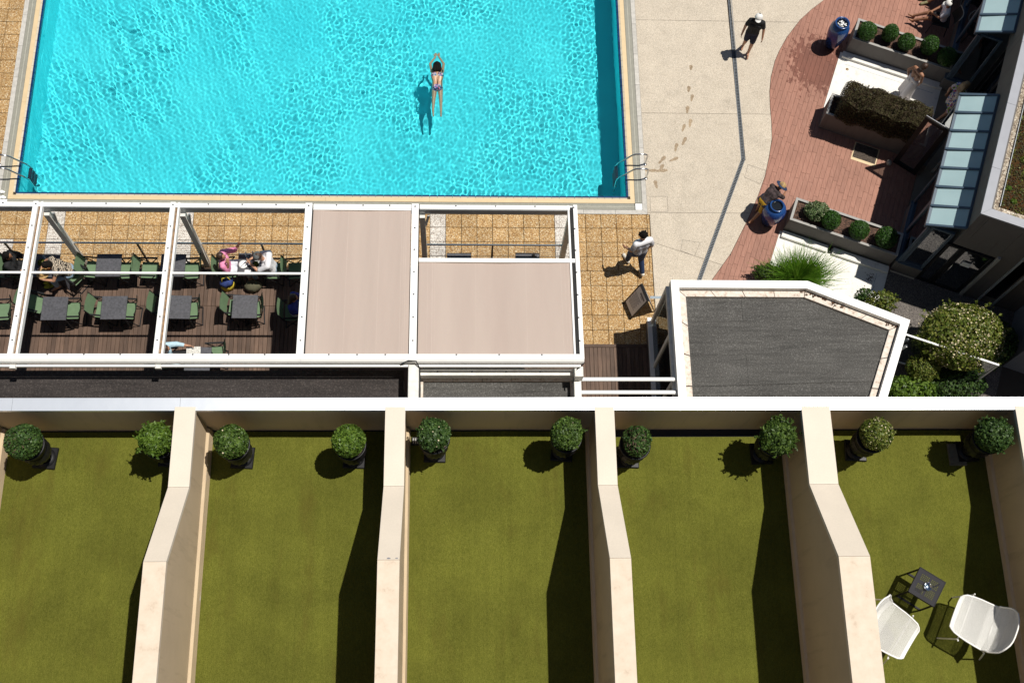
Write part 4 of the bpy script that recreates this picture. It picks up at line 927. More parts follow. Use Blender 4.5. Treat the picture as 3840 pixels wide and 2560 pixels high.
# planter boxes
def planter(a0, a1, b0, b1, h, label, fill=.06):
    t = thing('planter_box', label, 'planter', Lc((a0 + a1) / 2, (b0 + b1) / 2)); w = .055; z0 = .0
    m = MB(); lbox(m, a0, a0 + w, b0, b1, z0, h - .012); lbox(m, a1 - w, a1, b0, b1, z0, h - .012); lbox(m, a0 + w, a1 - w, b0, b0 + w, z0, h - .0121); lbox(m, a0 + w, a1 - w, b1 - w, b1, z0, h - .0121); part(t, 'box', m, GREYW)
    m = MB(); e = .006; lbox(m, a0 - e, a0 + w, b0 - e, b1 + e, h - .0115, h); lbox(m, a1 - w, a1 + e, b0 - e, b1 + e, h - .0115, h); lbox(m, a0 + w, a1 - w, b0 - e, b0 + w, h - .0115, h - .0005); lbox(m, a0 + w, a1 - w, b1 - w, b1 + e, h - .0115, h - .0005); part(t, 'rim', m, GREYL)
    part(t, 'mulch', MB().grid(lambda u, v: LM4 @ Vector((a0 + w + (a1 - a0 - 2 * w) * u, b0 + w + (b1 - b0 - 2 * w) * v, h - fill + .012 * math.sin(u * 9 + v * 30))), 8, 40), MULCH)
    return t
planter(.09, .73, .05, 2.79, .66, 'long grey planter box with four shrubs on mulch')
planter(3.29, 3.93, .08, 2.70, .70, 'grey planter box filled by a bronze hedge', .12)
planter(5.76, 6.42, -.06, 2.61, .68, 'grey planter box with five clipped balls')
def shrub(name, label, c, r, mat, n, size, seed, lump=.06, spikes=0, group=None, cat='shrub', aspect=1.7, flowers=0):
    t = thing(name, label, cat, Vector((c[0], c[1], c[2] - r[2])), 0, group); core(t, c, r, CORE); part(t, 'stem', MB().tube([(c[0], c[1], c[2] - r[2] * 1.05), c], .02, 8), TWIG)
    foliage(t, 'foliage', mat, c, r, n, size, seed, lump, spikes, aspect)
    if flowers: foliage(t, 'flowers', FLOWER, c, [x * 1.0 for x in r], flowers, size * .9, seed + 5, lump, 0, 1.2, shell=.12)
    return t
BALLG = 'clipped balls in the planters'
for k, (px, py, r, h) in enumerate([(3253, 117, .245, 1.0), (3339, 125, .205, 1.15), (3400, 157, .225, 0.98), (3487, 170, .22, 1.10), (3552, 213, .25, .98)]):
    zc_ = .66 + r * (1.05 if h < 1.05 else 1.35); c = W(px, py, zc_)
    shrub('boxwood_ball', ['clipped box ball at the urn end of the five ball planter', 'tall clipped box dome, second along the five ball planter', 'clipped box ball in the middle of the five ball planter', 'tall leaning box dome, fourth along the five ball planter', 'clipped box ball at the veranda end of the five ball planter'][k], tuple(c), (r, r, r * (1.0 if h < 1.05 else 1.4)), LEAF_BOX, 4200, .02, 200 + k, .05, 0, BALLG)
for k, (px, py, r) in enumerate([(3117, 825, .235), (3222, 862, .245), (3325, 890, .27)]):
    c = W(px, py, .64 + r); shrub('boxwood_ball', ['clipped box ball touching the variegated bush', 'clipped box ball in the middle of the four shrub planter', 'large clipped box ball at the veranda end of the four shrub planter'][k], tuple(c), (r, r, r), LEAF_BOX, 4600, .02, 220 + k, .05, 0, BALLG)
c = W(3062, 792, .82); shrub('variegated_bush', 'loose variegated pale bush at the planter end', tuple(c), (.30, .24, .24), LEAF_PALE, 3000, .028, 240, .2, 22)
# bronze hedge
def hedge():
    t = thing('bronze_hedge', 'bronze leaved hedge filling the grey planter', 'hedge', Lc(3.6, 1.6, .6)); rs = np.random.default_rng(9)
    a0, a1, b0, b1, z0, z1 = 3.22, 3.99, .28, 2.50, .56, 1.46
    part(t, 'branches', MB().grid(lambda u, v: Lc(a0 + .12 + (a1 - a0 - .24) * u, b0 + .1 + (b1 - b0 - .2) * v, z1 - .08 - .25 * (abs(2 * u - 1) ** 4) - .2 * (abs(2 * v - 1) ** 8)), 10, 24), TWIG)
    P = []; N = []
    for _ in range(46000):
        u, v, w_ = rs.uniform(-1, 1, 3); f = rs.integers(0, 5)
        if f < 2: p = (u, v, 1); nn = (0, 0, 1)
        elif f == 2: p = (1, u, v * .9); nn = (1, 0, 0)
        elif f == 3: p = (-1, u, v * .9); nn = (-1, 0, 0)
        else: p = (u, (1 if w_ > 0 else -1), v * .9); nn = (0, 1 if w_ > 0 else -1, .3)
        p = np.array(p) * rs.uniform(.82, 1.02); rr = np.array([(a1 - a0) / 2, (b1 - b0) / 2, (z1 - z0) / 2])
        q = p * rr; q *= 1 - .12 * (abs(p[0]) ** 4 * abs(p[2]) ** 4); q[2] += .05 * math.sin(p[1] * 7) + .03 * math.sin(p[1] * 13 + p[0] * 4)
        P.append(tuple(LM4 @ Vector(((a0 + a1) / 2 + q[0], (b0 + b1) / 2 + q[1], (z0 + z1) / 2 + q[2])))); v3 = UA * nn[0] + WB * nn[1] + Vector((0, 0, nn[2])); N.append(tuple(v3))
    for _ in range(420):
        a, b = rs.uniform(a0 + .1, a1 - .12), rs.uniform(b0 + .06, b1 - .06)
        for k in range(10): P.append(tuple(Lc(a + rs.normal(0, .008), b + rs.normal(0, .008), z1 - .05 + .018 * k))); N.append(tuple(rs.normal(0, 1, 3)))
    link('foliage', leaf_mesh(np.array(P), np.array(N), .0185, rs, 2.0), LEAF_RED, t)
hedge()
# ornamental grass
def grass_clump():
    c = W(2960, 1040, 0); t = thing('grass_clump', 'clump of tall bright green grass by the pavilion roof', 'grass', c); rs = random.Random(4); m = MB()
    for k in range(2600):
        a = rs.uniform(0, 6.283); r0 = abs(rs.gauss(0, .20)); L = rs.uniform(.42, .98); lean = rs.uniform(.1, .75); x0, y0 = c.x + .12 + r0 * 1.5 * math.cos(a), c.y - .10 + r0 * .8 * math.sin(a)
        a2 = a + rs.gauss(0, .5); pts = []
        for j in range(5): u = j / 4; pts.append((x0 + math.cos(a2) * L * lean * u ** 1.7, y0 + math.sin(a2) * L * lean * u ** 1.7, L * (u - .32 * lean * u ** 2.5)))
        s = Vector((-math.sin(a2), math.cos(a2), 0)); vs = []
        for j, p in enumerate(pts): w = .0085 * (1 - .85 * j / 4); vs += [Vector(p) - s * w, Vector(p) + s * w]
        m.add(vs, [(2 * j, 2 * j + 1, 2 * j + 3, 2 * j + 2) for j in range(4)])
    part(t, 'blades', m, GRASSL)
    part(t, 'root_mound', MB().ell((c.x + .12, c.y - .1, .02), (.45, .3, .12), 14), TWIG)
grass_clump()
bs = thing('low_shrub', 'dark leafy low shrub at the foot of the grass clump', 'shrub', W(2860, 1040, 0)); cc = W(2875, 1022, .3)
foliage(bs, 'foliage', LEAF_MID, tuple(cc), (.34, .2, .2), 2000, .026, 301, .3, 40, 2.2, shell=.9, spl=.5); part(bs, 'stem', MB().tube([(cc.x, cc.y, 0), tuple(cc)], .02, 6), TWIG)
# flowering bush and neighbours
c = W(3602, 1262, 1.25); shrub('flowering_bush', 'large round bush covered in pale blossom by the side wing', tuple(c), (1.0, .78, .66), LEAF_YEL, 18000, .045, 310, .16, 60, None, 'bush', 1.6, 1500)
c = W(3700, 1290, .5); shrub('shaded_bush', 'dark bush in shade under the flowering bush', tuple(c), (.7, .7, .55), LEAF_DARK, 5000, .04, 311, .2, 0, None, 'bush')
c = W(3462, 1378, .75); shrub('rounded_shrub', 'small rounded yellow green shrub beside the pavilion', tuple(c), (.40, .34, .34), LEAF_YEL, 4200, .03, 312, .12, 10)
c = W(3410, 1465, .55); shrub('broadleaf_shrub', 'low bright broad leaved shrub beside the white coping', tuple(c), (.62, .36, .34), LEAF_BRIGHT, 2600, .055, 313, .22, 14)
c = W(3570, 1440, .35); shrub('ground_shrub', 'dark ground cover shrub inside the glass windscreen', tuple(c), (.8, .4, .3), LEAF_DARK, 3600, .04, 314, .2, 0)
t = thing('sparse_shrub', 'sparse light green shrub rising behind the pavilion edge', 'shrub', W(3290, 1180, 0)); c = W(3305, 1138, .8); foliage(t, 'foliage', LEAF_YEL, tuple(c), (.36, .3, .36), 1300, .036, 316, .3, 30, 1.9, shell=.95)
for k in range(9): a = k * .7; part(t, 'stem', MB().tube([(c.x, c.y - .1, 0), (c.x + .1 * math.cos(a), c.y + .1 * math.sin(a), .5), (c.x + .28 * math.cos(a), c.y + .24 * math.sin(a), 1.0)], [.012, .009, .004], 5), TWIG)
t = thing('dark_shrub', 'small blue green shrub at the ramp edge', 'shrub', W(3250, 1150, 0)); c = W(3240, 1112, .5); foliage(t, 'foliage', LEAF_DARK, tuple(c), (.22, .18, .2), 700, .034, 317, .3, 12, 1.9, shell=.9); part(t, 'stem', MB().tube([(c.x, c.y, 0), tuple(c)], .012, 6), TWIG)
# sedum cover and tufts on the green roof
rq = np.random.default_rng(21)
for nm_, mt_, n_ in (('sedum_leaves', LEAF_RED, 7000), ('sedum_leaves', LEAF_YEL, 1800)):
    aa, bb = rq.uniform(.4, 5.2, n_), rq.uniform(-2.4, -1.13, n_); zz_ = rq.uniform(3.60, 3.645, n_)
    if mt_ is LEAF_YEL: aa = np.round(aa * 2.2) / 2.2 + rq.normal(0, .10, n_); bb = np.minimum(-1.14, np.round(bb * 2.7) / 2.7 + rq.normal(0, .08, n_))
    pts_ = np.stack([OB.x + UA.x * aa + WB.x * bb, OB.y + UA.y * aa + WB.y * bb, zz_], 1); nn_ = np.tile(np.array([[0, 0, 1.]]), (n_, 1))
    o = link(nm_, leaf_mesh(pts_, nn_, .026, rq, 1.6), mt_, bld); o['kind'] = 'stuff'
rs_ = random.Random(12)
for k in range(26):
    a, b = rs_.uniform(.5, 5.0), rs_.uniform(-2.2, -1.2); r = rs_.choice((.05, .07, .1)); c = Lc(a, b, 3.63)
    sm_ = rs_.choice((LEAF_BRIGHT, LEAF_YEL, LEAF_RED, LEAF_RED)); t = thing('sedum_tuft', {LEAF_BRIGHT: 'bright green', LEAF_YEL: 'yellowish', LEAF_RED: 'bronze'}[sm_] + ' tuft of stonecrop on the green roof', 'plant', c, 0, 'stonecrop tufts on the green roof'); foliage(t, 'foliage', sm_, tuple(c), (r, r, r * .5), 260, .018, 400 + k, .2)
m = MB()
# ------------------------------------------------------------------ blue urns
def blue_urn(name, label, c, prof, n=48):
    t = thing(name, label, 'urn', c); part(t, 'body', MB().lathe([(0, .0)] + prof[0], n, tuple(c)), GLAZE); part(t, 'rim', MB().lathe(prof[1], n, tuple(c)), GLAZE); return t
c = W(3159, 88, 1.02); c.z = .002
u1 = blue_urn('tall_blue_urn', 'tall blue glazed urn with white bubbling water', c, ([(.13, 0), (.15, .03), (.20, .25), (.245, .5), (.262, .68), (.25, .84), (.20, .95), (.155, .99)], [(.155, .985), (.17, 1.0), (.19, 1.02), (.192, 1.04), (.175, 1.05), (.155, 1.04), (.15, 1.0), (.15, .9), (.14, .7)]))
part(u1, 'water', MB().lathe([(0, .955), (.15, .955)], 24, tuple(c)), plain('dark_still_water', (.01, .012, .015), .03, .1, 5)); fm = MB(); rs_ = random.Random(2)
for _ in range(26): fm.ell((c.x + rs_.gauss(0, .045), c.y + rs_.gauss(0, .05), .965 + abs(rs_.gauss(0, .02))), (rs_.uniform(.012, .03), rs_.uniform(.012, .025), .014), 8)
part(u1, 'foam', fm, WHITE)
c = W(2914, 772, .90); c.z = .002
u2 = blue_urn('round_blue_urn', 'wide blue glazed urn full of dark water', c, ([(.15, 0), (.17, .03), (.215, .2), (.265, .42), (.288, .58), (.285, .70), (.25, .80), (.19, .855), (.15, .87)], [(.15, .865), (.158, .88), (.175, .905), (.18, .925), (.165, .935), (.145, .925), (.135, .88), (.14, .75)]))
part(u2, 'water', MB().lathe([(0, .86), (.14, .86)], 24, tuple(c)), MATS['dark_still_water'])
URN2 = c
# ------------------------------------------------------------------ door mat
dm = thing('door_mat', 'dark door mat set in a pale frame on the red planks', 'mat', Lc(2.95, 1.35)); part(dm, 'frame', lbox(MB(), 2.70, 3.24, 1.02, 1.68, .0025, .006), COPING); part(dm, 'mat', lbox(MB(), 2.78, 3.22, 1.05, 1.65, .0065, .014), plain('mat_fibre', (.06, .045, .035), .95, .5, 22, fine=.4))
# ------------------------------------------------------------------ ladders
def ladder(y0, y1, xe, s, label):
    t = thing('pool_ladder', label, 'ladder', (xe, (y0 + y1) / 2, 0))
    for y in (y0, y1):
        pts = [(xe + s * .50, y, 0.0), (xe + s * .50, y, .40), (xe + s * .485, y, .47), (xe + s * .43, y, .51), (xe + s * .30, y, .515), (xe + s * .18, y, .50), (xe + s * .10, y, .44), (xe - s * .16, y, .08), (xe - s * .22, y, -.03), (xe - s * .235, y, -.15), (xe - s * .235, y, -1.0)]
        part(t, 'rail', MB().tube(pts, .021, 10), STEEL); part(t, 'flange', MB().lathe([(.045, .007), (.045, .014), (.02, .018)], 14, (xe + s * .50, y, 0)), STEEL)
    for z in (-.12, -.38, -.64): part(t, 'step', MB().bevbox(xe - s * .235 - .045, xe - s * .235 + .045, y0 + .02, y1 - .02, z - .02, z + .01, .006), GREYC)
yL = W(2420, 616).y, W(2424, 670).y
ladder(min(yL), max(yL), PX1, 1, 'steel pool ladder by the wet footprints')
yL = W(78, 602, .25).y, W(72, 650, .25).y
ladder(min(yL), max(yL), PX0, -1, 'steel pool ladder by the gravel paving')
t = thing('white_sandals', 'pair of white sandals on the pool edge', 'sandals', W(5, 735))
for k, (px, py) in enumerate(((4, 722), (8, 742))): c = W(px, py); part(t, 'sandal', MB().ell((c.x, c.y, .025), (.11, .045, .02), 12).ell((c.x + .03, c.y, .045), (.05, .048, .025), 12), WHITE)

# ------------------------------------------------------------------ white mesh chairs, side table
def mesh_chair(label, loc, rz):
    t = thing('mesh_armchair', label, 'chair', loc, rz, 'white mesh chairs on the turf'); wht = plain('white_chair_enamel', (.80, .79, .75), .45, .03, 6) if 'white_chair_enamel' not in MATS else MATS['white_chair_enamel']
    # u across, v from seat front to top of back; faces +x
    prof = [(.30, .405), (.26, .425), (.12, .415), (-.05, .395), (-.15, .40), (-.215, .45), (-.255, .55), (-.285, .66), (-.305, .75)]
    hw = [.19, .235, .265, .275, .28, .285, .285, .27, .22]
    def pt(u, v):
        f = v * (len(prof) - 1); i = min(int(f), len(prof) - 2); k = f - i; x = prof[i][0] * (1 - k) + prof[i + 1][0] * k; z = prof[i][1] * (1 - k) + prof[i + 1][1] * k; w = hw[i] * (1 - k) + hw[i + 1] * k
        y = (2 * u - 1); wrap = abs(y) ** 3; return Vector((x + (.05 * wrap if v > .5 else .0), y * w, z + .05 * wrap * (1 - abs(v - .55)) + (-.03 * wrap if v > .85 else 0)))
    nu, nv = 88, 124; m = MB(); th = .0034
    for i in range(1, nu): m.tube([pt(i / nu, j / 22) for j in range(23)], .0021, 3, False)
    for j in range(1, nv): m.tube([pt(i / 14, j / nv) for i in range(15)], .0021, 3, False)
    part(t, 'mesh_seat', m, wht, False)
    rim = [pt(0, v / 14) for v in range(15)] + [pt(u / 8, 1) for u in range(1, 9)] + [pt(1, 1 - v / 14) for v in range(1, 15)] + [pt(1 - u / 8, 0) for u in range(1, 8)]
    part(t, 'rim', MB().tube(rim, .010, 8, closed=True), wht, False)
    for sx, sy in ((1, 1), (1, -1), (-1, 1), (-1, -1)): part(t, 'leg', MB().tube([(.16 * sx, .30 * sy, .43), (.17 * sx, .285 * sy, .40), (.27 * sx - .02, .27 * sy, .0)], .0095, 8), wht, False)
    [part(t, 'leg_brace', MB().tube([(x_, .285, .40), (x_, -.285, .40)], .009, 8), wht, False) for x_ in (.16, -.16)]
    return t
zt_ = ZF + .014
c1 = W(3640, 2345, ZF + .2); c1.z = zt_
mesh_chair('white mesh chair fully in view, turned to the table', c1, math.pi + R(-28) + R(0))
c2 = W(3317, 2360, ZF + .3); c2.z = zt_
mesh_chair('white mesh chair half hidden by the wide dividing wall', c2, R(-37))
def side_table():
    c = W(3475, 2200, ZF + .42); c.z = zt_; t = thing('side_table', 'black perforated square metal side table', 'table', c, R(-33)); m = MB(); h = .165; n = 31; s = 2 * h / n; z = .42
    blk = plain('charcoal_powder_coat', (.018, .017, .021), .6, .1, 8, spec=.15)
    for i in range(n):
        for j in range(n):
            hole = i % 2 == 1 and j % 2 == 1 and 3 < i < n - 4 and 3 < j < n - 4 and abs(i - n // 2) > 1 and abs(j - n // 2) > 1
            if not hole: x, y = -h + i * s, -h + j * s; m.add([(x, y, z), (x + s, y, z), (x + s, y + s, z), (x, y + s, z)], [(0, 1, 2, 3)])
    part(t, 'perforated_top', m, blk, False); m = MB()
    for k in range(4): a = k * math.pi / 2; M4 = Matrix.Rotation(a, 4, 'Z'); m.box(-h - .004, h + .004, h - .001, h + .005, z - .03, z + .006, M4)
    part(t, 'edge_rim', m, blk, False)
    for sx in (-1, 1):
        for sy in (-1, 1): part(t, 'leg', MB().beam((sx * (h - .01), sy * (h - .01), z - .03), (sx * (h - .005), sy * (h - .005), 0), .02, .02), blk, False)
    [part(t, 'base_bar', MB().box(-h, h, y_ - .01, y_ + .01, 0, .018), blk, False) for y_ in (-h + .007, h - .007)]
    a = thing('glass_ashtray', 'small clear glass ashtray on the side table', 'ashtray', Vector((c.x, c.y, c.z + z + .001))); part(a, 'bowl', MB().lathe([(0, .004), (.035, .004), (.045, .03), (.05, .032), (.048, .0), (0, .0)], 24), mk_glass('thick_glass', (.85, .9, .92), .25, .05), False)
side_table()

# ------------------------------------------------------------------ dining tables and folding chairs
ZD = .10
TS = .575
def table_proto():
    t = thing('dining_table', '', 'table', (0, 0, ZD)); h = TS / 2; top = plain('table_edge', (.03, .03, .033), .5, .1, 8)
    part(t, 'table_top', MB().bevbox(-h, h, -h, h, .675, .70, .004), TABLE, False)
    for sx in (-1, 1):
        for sy in (-1, 1): part(t, 'leg', MB().beam((sx * (h - .05), sy * (h - .05), .675), (sx * (h - .04), sy * (h - .04), 0), .03, .03), BLACK, False)
    [part(t, 'apron', MB().box(-h + .06, h - .06, y_ - .01, y_ + .01, .63, .675), BLACK, False) for y_ in (-h + .05, h - .05)]
    return t
TP = table_proto(); first_t = [True]
def table(px, py, label, group=None):
    c = W(px, py, ZD + .70); t = TP if first_t[0] else copy_tree(TP); first_t[0] = False
    t.location = (c.x, c.y, ZD); t.rotation_euler = (0, 0, R(rnd.uniform(-1.6, 1.6))); t['label'] = label
    if group: t['group'] = group
    elif 'group' in t: del t['group']
    return c
def chair_proto():
    t = thing('folding_chair', '', 'chair', (0, 0, ZD))
    part(t, 'seat', MB().grid(lambda u, v: (-.19 + .38 * u, -.205 + .41 * v, .42 - .02 * math.sin(math.pi * v) - .012 * u), 6, 8).grid(lambda u, v: (-.19 + .38 * v, -.205 + .41 * u, .416 - .02 * math.sin(math.pi * u) - .012 * v), 8, 6), SLING, False)
    part(t, 'backrest', MB().grid(lambda u, v: (-.20 - .10 * v - .025 * math.sin(math.pi * u), -.215 + .43 * u, .50 + .34 * v), 8, 6).grid(lambda u, v: (-.204 - .10 * u - .025 * math.sin(math.pi * v), -.215 + .43 * v, .50 + .34 * u), 6, 8), SLING, False)
    for s in (-1, 1):
        y = s * .225
        part(t, 'arm', MB().bevbox(-.24, .20, y - .018, y + .018, .60, .622, .005), BLACK, False)
        part(t, 'leg', MB().beam((-.22, y, 0), (.19, y, .60), .018, .018), BLACK, False); part(t, 'leg', MB().beam((.22, y + s * .012, 0), (-.20, y + s * .012, .50), .018, .018), BLACK, False)
        part(t, 'back_post', MB().beam((-.195, y, .42), (-.305, y, .86), .018, .02), BLACK, False)
    for x in (-.22, .22): part(t, 'foot_bar', MB().beam((x, -.235, .012), (x, .235, .012), .022, .02), BLACK, False)
    return t
CP = chair_proto(); first_c = [True]
def chair(px, py, ang, label, group=None):
    c = W(px, py, ZD + .42); t = CP if first_c[0] else copy_tree(CP); first_c[0] = False
    t.location = (c.x, c.y, ZD); t.rotation_euler = (0, 0, R(ang + rnd.uniform(-6, 6))); t['label'] = label
    if group: t['group'] = group
    elif 'group' in t: del t['group']
    return c
TG = 'bare tables on the timber deck'
for px, py in ((204, 1156), (427, 1153), (668, 1151), (918, 1149)): table(px, py, 'bare square slate table in the row away from the railing', TG)
for px, py in ((407, 994), (648, 994)): table(px, py, 'bare square slate table in the row by the railing', TG)
tb0 = table(173, 996, 'square table laid with salad, glasses and napkins'); tb3 = table(940, 990, 'square table with round plate and salad box')
table(1722, 990, 'slate table peeping past the half open awning', 'tables under the half open awning'); tb5 = table(1978, 990, 'slate table with a small bird under the half open awning')
tb6 = table(742, 1345, 'slate table with a newspaper, half under the gutter')
CG = 'empty green folding chairs'
chair(132, 1138, -18, 'empty green folding chair turned aslant at a bare table')
for px, py, an in ((270, 1164, 180), (392, 1160, 0), (477, 1164, 180), (620, 1152, 0), (712, 1164, 180), (890, 1152, 0), (946, 1160, 180), (8, 1168, 180)): chair(px, py, an, 'empty green folding chair facing the long awning, row away from the railing' if an == 0 else 'empty green folding chair backing to the long awning, row away from the railing', CG)
for px, py, an in ((352, 1010, 0), (462, 1014, 180), (562, 1012, 0), (716, 1014, 180)): chair(px, py, an, 'empty green folding chair facing the long awning, row by the railing' if an == 0 else 'empty green folding chair backing to the long awning, row by the railing', CG)
chair(15, 1010, 180, 'green folding chair beside the railing end', None)
chair(66, 1010, 0, 'green folding chair with a dark haired person in black'); chair(284, 1030, 150, 'green folding chair turned aslant under the zebra print person'); chair(856, 1010, 0, 'green folding chair under the person in pink'); chair(1022, 1014, 180, 'green folding chair under the person in a flat cap')
chair(1112, 1014, 0, 'empty green folding chair beside the long awning', None); chair(1100, 1170, 0, 'green folding chair under the person in a blue top'); chair(806, 1330, 180, 'green folding chair beside the newspaper table'); chair(640, 1350, 0, 'green folding chair under the newspaper reader')

# ------------------------------------------------------------------ people
SKIN = plain('tanned_skin', (.46, .24, .145), .55, .08, 12); SKIN2 = plain('brown_tanned_skin', (.30, .14, .075), .55, .08, 12); SKIN3 = plain('wet_pale_skin', (.46, .27, .16), .4, .08, 12)
def cloth(name, c, var=.12, rough=.85): return MATS.get(name) or plain(name, c, rough, var, 14, bump=.3, bscale=25)
def capsule(m, p0, p1, r0, r1, n=12):
    p0, p1 = Vector(p0), Vector(p1); d = p1 - p0; L = d.length; d = d / L if L > 1e-6 else Vector((0, 0, 1)); x = d.cross(Vector((0, 0, 1)))
    if x.length < 1e-3: x = d.cross(Vector((0, 1, 0)))
    x.normalize(); y = d.cross(x); rings = []
    for a in (-88, -60, -30, 0): rings.append((p0 + d * r0 * math.sin(R(a)), r0 * math.cos(R(a))))
    for a in (0, 30, 60, 88): rings.append((p1 + d * r1 * math.sin(R(a)), r1 * math.cos(R(a))))
    vs = [c + x * r * math.cos(2 * math.pi * k / n) + y * r * math.sin(2 * math.pi * k / n) for c, r in rings for k in range(n)]; q = len(rings)
    m.add(vs, [(i * n + k, i * n + (k + 1) % n, (i + 1) * n + (k + 1) % n, (i + 1) * n + k) for i in range(q - 1) for k in range(n)] + [tuple(range(n - 1, -1, -1)), tuple(range((q - 1) * n, q * n))])
def fuse(name, mb, voxel=.010, smooth=4):
    me = mb.mesh(name); o = bpy.data.objects.new(name, me); C.objects.link(o)
    md = o.modifiers.new('r', 'REMESH'); md.mode = 'VOXEL'; md.voxel_size = voxel; md.use_smooth_shade = True
    if smooth: s = o.modifiers.new('s', 'SMOOTH'); s.factor = .5; s.iterations = smooth
    bpy.context.view_layer.update(); dg = bpy.context.evaluated_depsgraph_get(); ev = o.evaluated_get(dg); out = bpy.data.meshes.new_from_object(ev); out.name = name
    bpy.data.objects.remove(o); bpy.data.meshes.remove(me); out.polygons.foreach_set('use_smooth', [True] * len(out.polygons)); return out
BASE = dict(pel=(0, 0, .93), che=(0, 0, 1.26), nck=(0, .0, 1.45), hed=(0, .03, 1.615),
    shL=(-.17, 0, 1.40), elL=(-.225, -.02, 1.13), wrL=(-.235, .04, .89), shR=(.17, 0, 1.40), elR=(.225, -.02, 1.13), wrR=(.235, .04, .89),
    hiL=(-.085, 0, .90), knL=(-.095, .02, .49), anL=(-.095, -.01, .08), hiR=(.085, 0, .90), knR=(.095, .02, .49), anR=(.095, -.01, .08), toL=None, toR=None, look=(0, 1, -.15))
def person(label, loc, rz, pose, skin, clothes, hair, scale=1.0, group=None, barefoot=True, hat=None):
    J = {k: (Vector(v) if v is not None else None) for k, v in BASE.items()}
    for k, v in pose.items(): J[k] = Vector(v)
    for s in 'LR':
        if J['to' + s] is None: a = J['an' + s]; J['to' + s] = Vector((a.x * 1.15, a.y + .16, max(.03, a.z - .055)))
    t = thing('person', label, 'person', loc, rz, group); S = Matrix.Scale(scale, 4)
    look = J['look'].normalized(); up = Vector((0, 0, 1)); upn = (J['hed'] - J['nck']).normalized(); upn = (upn - look * upn.dot(look)).normalized(); side = look.cross(upn); HR = Matrix((side, look, upn)).transposed()
    def torso(m, e, lo=0.0, hi=1.0):
        pl, ch = J['pel'], J['che']; hs = (J['hiR'] - J['hiL']).normalized(); ss = (J['shR'] - J['shL']).normalized()
        for sg in (-1, 1):
            a = pl + hs * .065 * sg; b = ch + ss * .085 * sg; w = a.lerp(b, .5) - hs * .012 * sg
            if lo < .5: capsule(m, a.lerp(w, lo * 2), w, .100 + e, .092 + e)
            capsule(m, w, b, .092 + e, .108 + e)
        if hi >= 1: capsule(m, J['shL'].lerp(J['shR'], .12), J['shL'].lerp(J['shR'], .88), .062 + e, .062 + e); capsule(m, ch, J['nck'] - (J['nck'] - ch) * .25, .10 + e, .06 + e)
    m = MB(); torso(m, 0); capsule(m, J['nck'] - (J['nck'] - J['che']) * .2, J['hed'] - upn * .04, .058, .052)
    m.ell(J['hed'], (.074, .092, .112), 14, HR); m.ell(J['hed'] + look * .035 - upn * .065, (.05, .055, .05), 10, HR); capsule(m, J['hed'] + look * .088 - upn * .01, J['hed'] + look * .10 - upn * .032, .012, .016)
    for sg in (-1, 1): m.ell(J['hed'] + side * .076 * sg - look * .005 - upn * .01, (.012, .022, .032), 8, HR)
    for s in 'LR':
        sh, el, wr = J['sh' + s], J['el' + s], J['wr' + s]; capsule(m, sh, el, .050, .040); capsule(m, el, wr, .040, .029)
        f = J.get('hand' + s, (wr - el)).normalized(); o = J.get('palm' + s, Vector((1 if s == 'L' else -1, 0, 0))); o = (o - f * o.dot(f)).normalized(); q = f.cross(o)
        pc = wr + f * .055; m.ell(pc, (.040, .050, .018), 10, Matrix((q, f, o)).transposed()); capsule(m, wr, pc, .027, .026)
        for k, (dx, L) in enumerate(((-.028, .062), (-.010, .075), (.009, .070), (.027, .056))):
            b0 = wr + f * .088 + q * dx; k1 = b0 + f * L * .5 + o * .006; capsule(m, b0, k1, .0095, .009, 8); capsule(m, k1, k1 + f * L * .45 + o * .022, .009, .008, 8)
        th = wr + f * .035 + q * .034 * (1 if J.get('thumb' + s, Vector((1, 0, 0))).x > 0 else -1); dq = q * (1 if J.get('thumb' + s, Vector((1, 0, 0))).x > 0 else -1); capsule(m, th, th + f * .035 + dq * .022, .012, .010, 8); capsule(m, th + f * .035 + dq * .022, th + f * .062 + dq * .026 + o * .008, .010, .009, 8)
        hi, kn, an, to = J['hi' + s], J['kn' + s], J['an' + s], J['to' + s]; capsule(m, hi, kn, .088, .056); capsule(m, kn, an, .056, .037); c = kn.lerp(an, .28); back = (to - an); back.z = 0
        capsule(m, kn.lerp(an, .12), kn.lerp(an, .5), .056, .046); hl = an - (to - an).normalized() * .045 - Vector((0, 0, .04 if an.z > .06 else .0)); capsule(m, hl, to, .034, .028); capsule(m, an, an.lerp(to, .6), .036, .03)
    for v in range(len(m.v)): m.v[v] = tuple(S @ Vector(m.v[v]))
    b = part(t, 'body', fuse('body', m, .0095), skin, False)
    def piece(name, fn, mat, vox=.011, sm=3):
        mm = MB(); fn(mm); mm.v = [tuple(S @ Vector(v)) for v in mm.v]; return part(t, name, fuse(name, mm, vox, sm), mat, False)
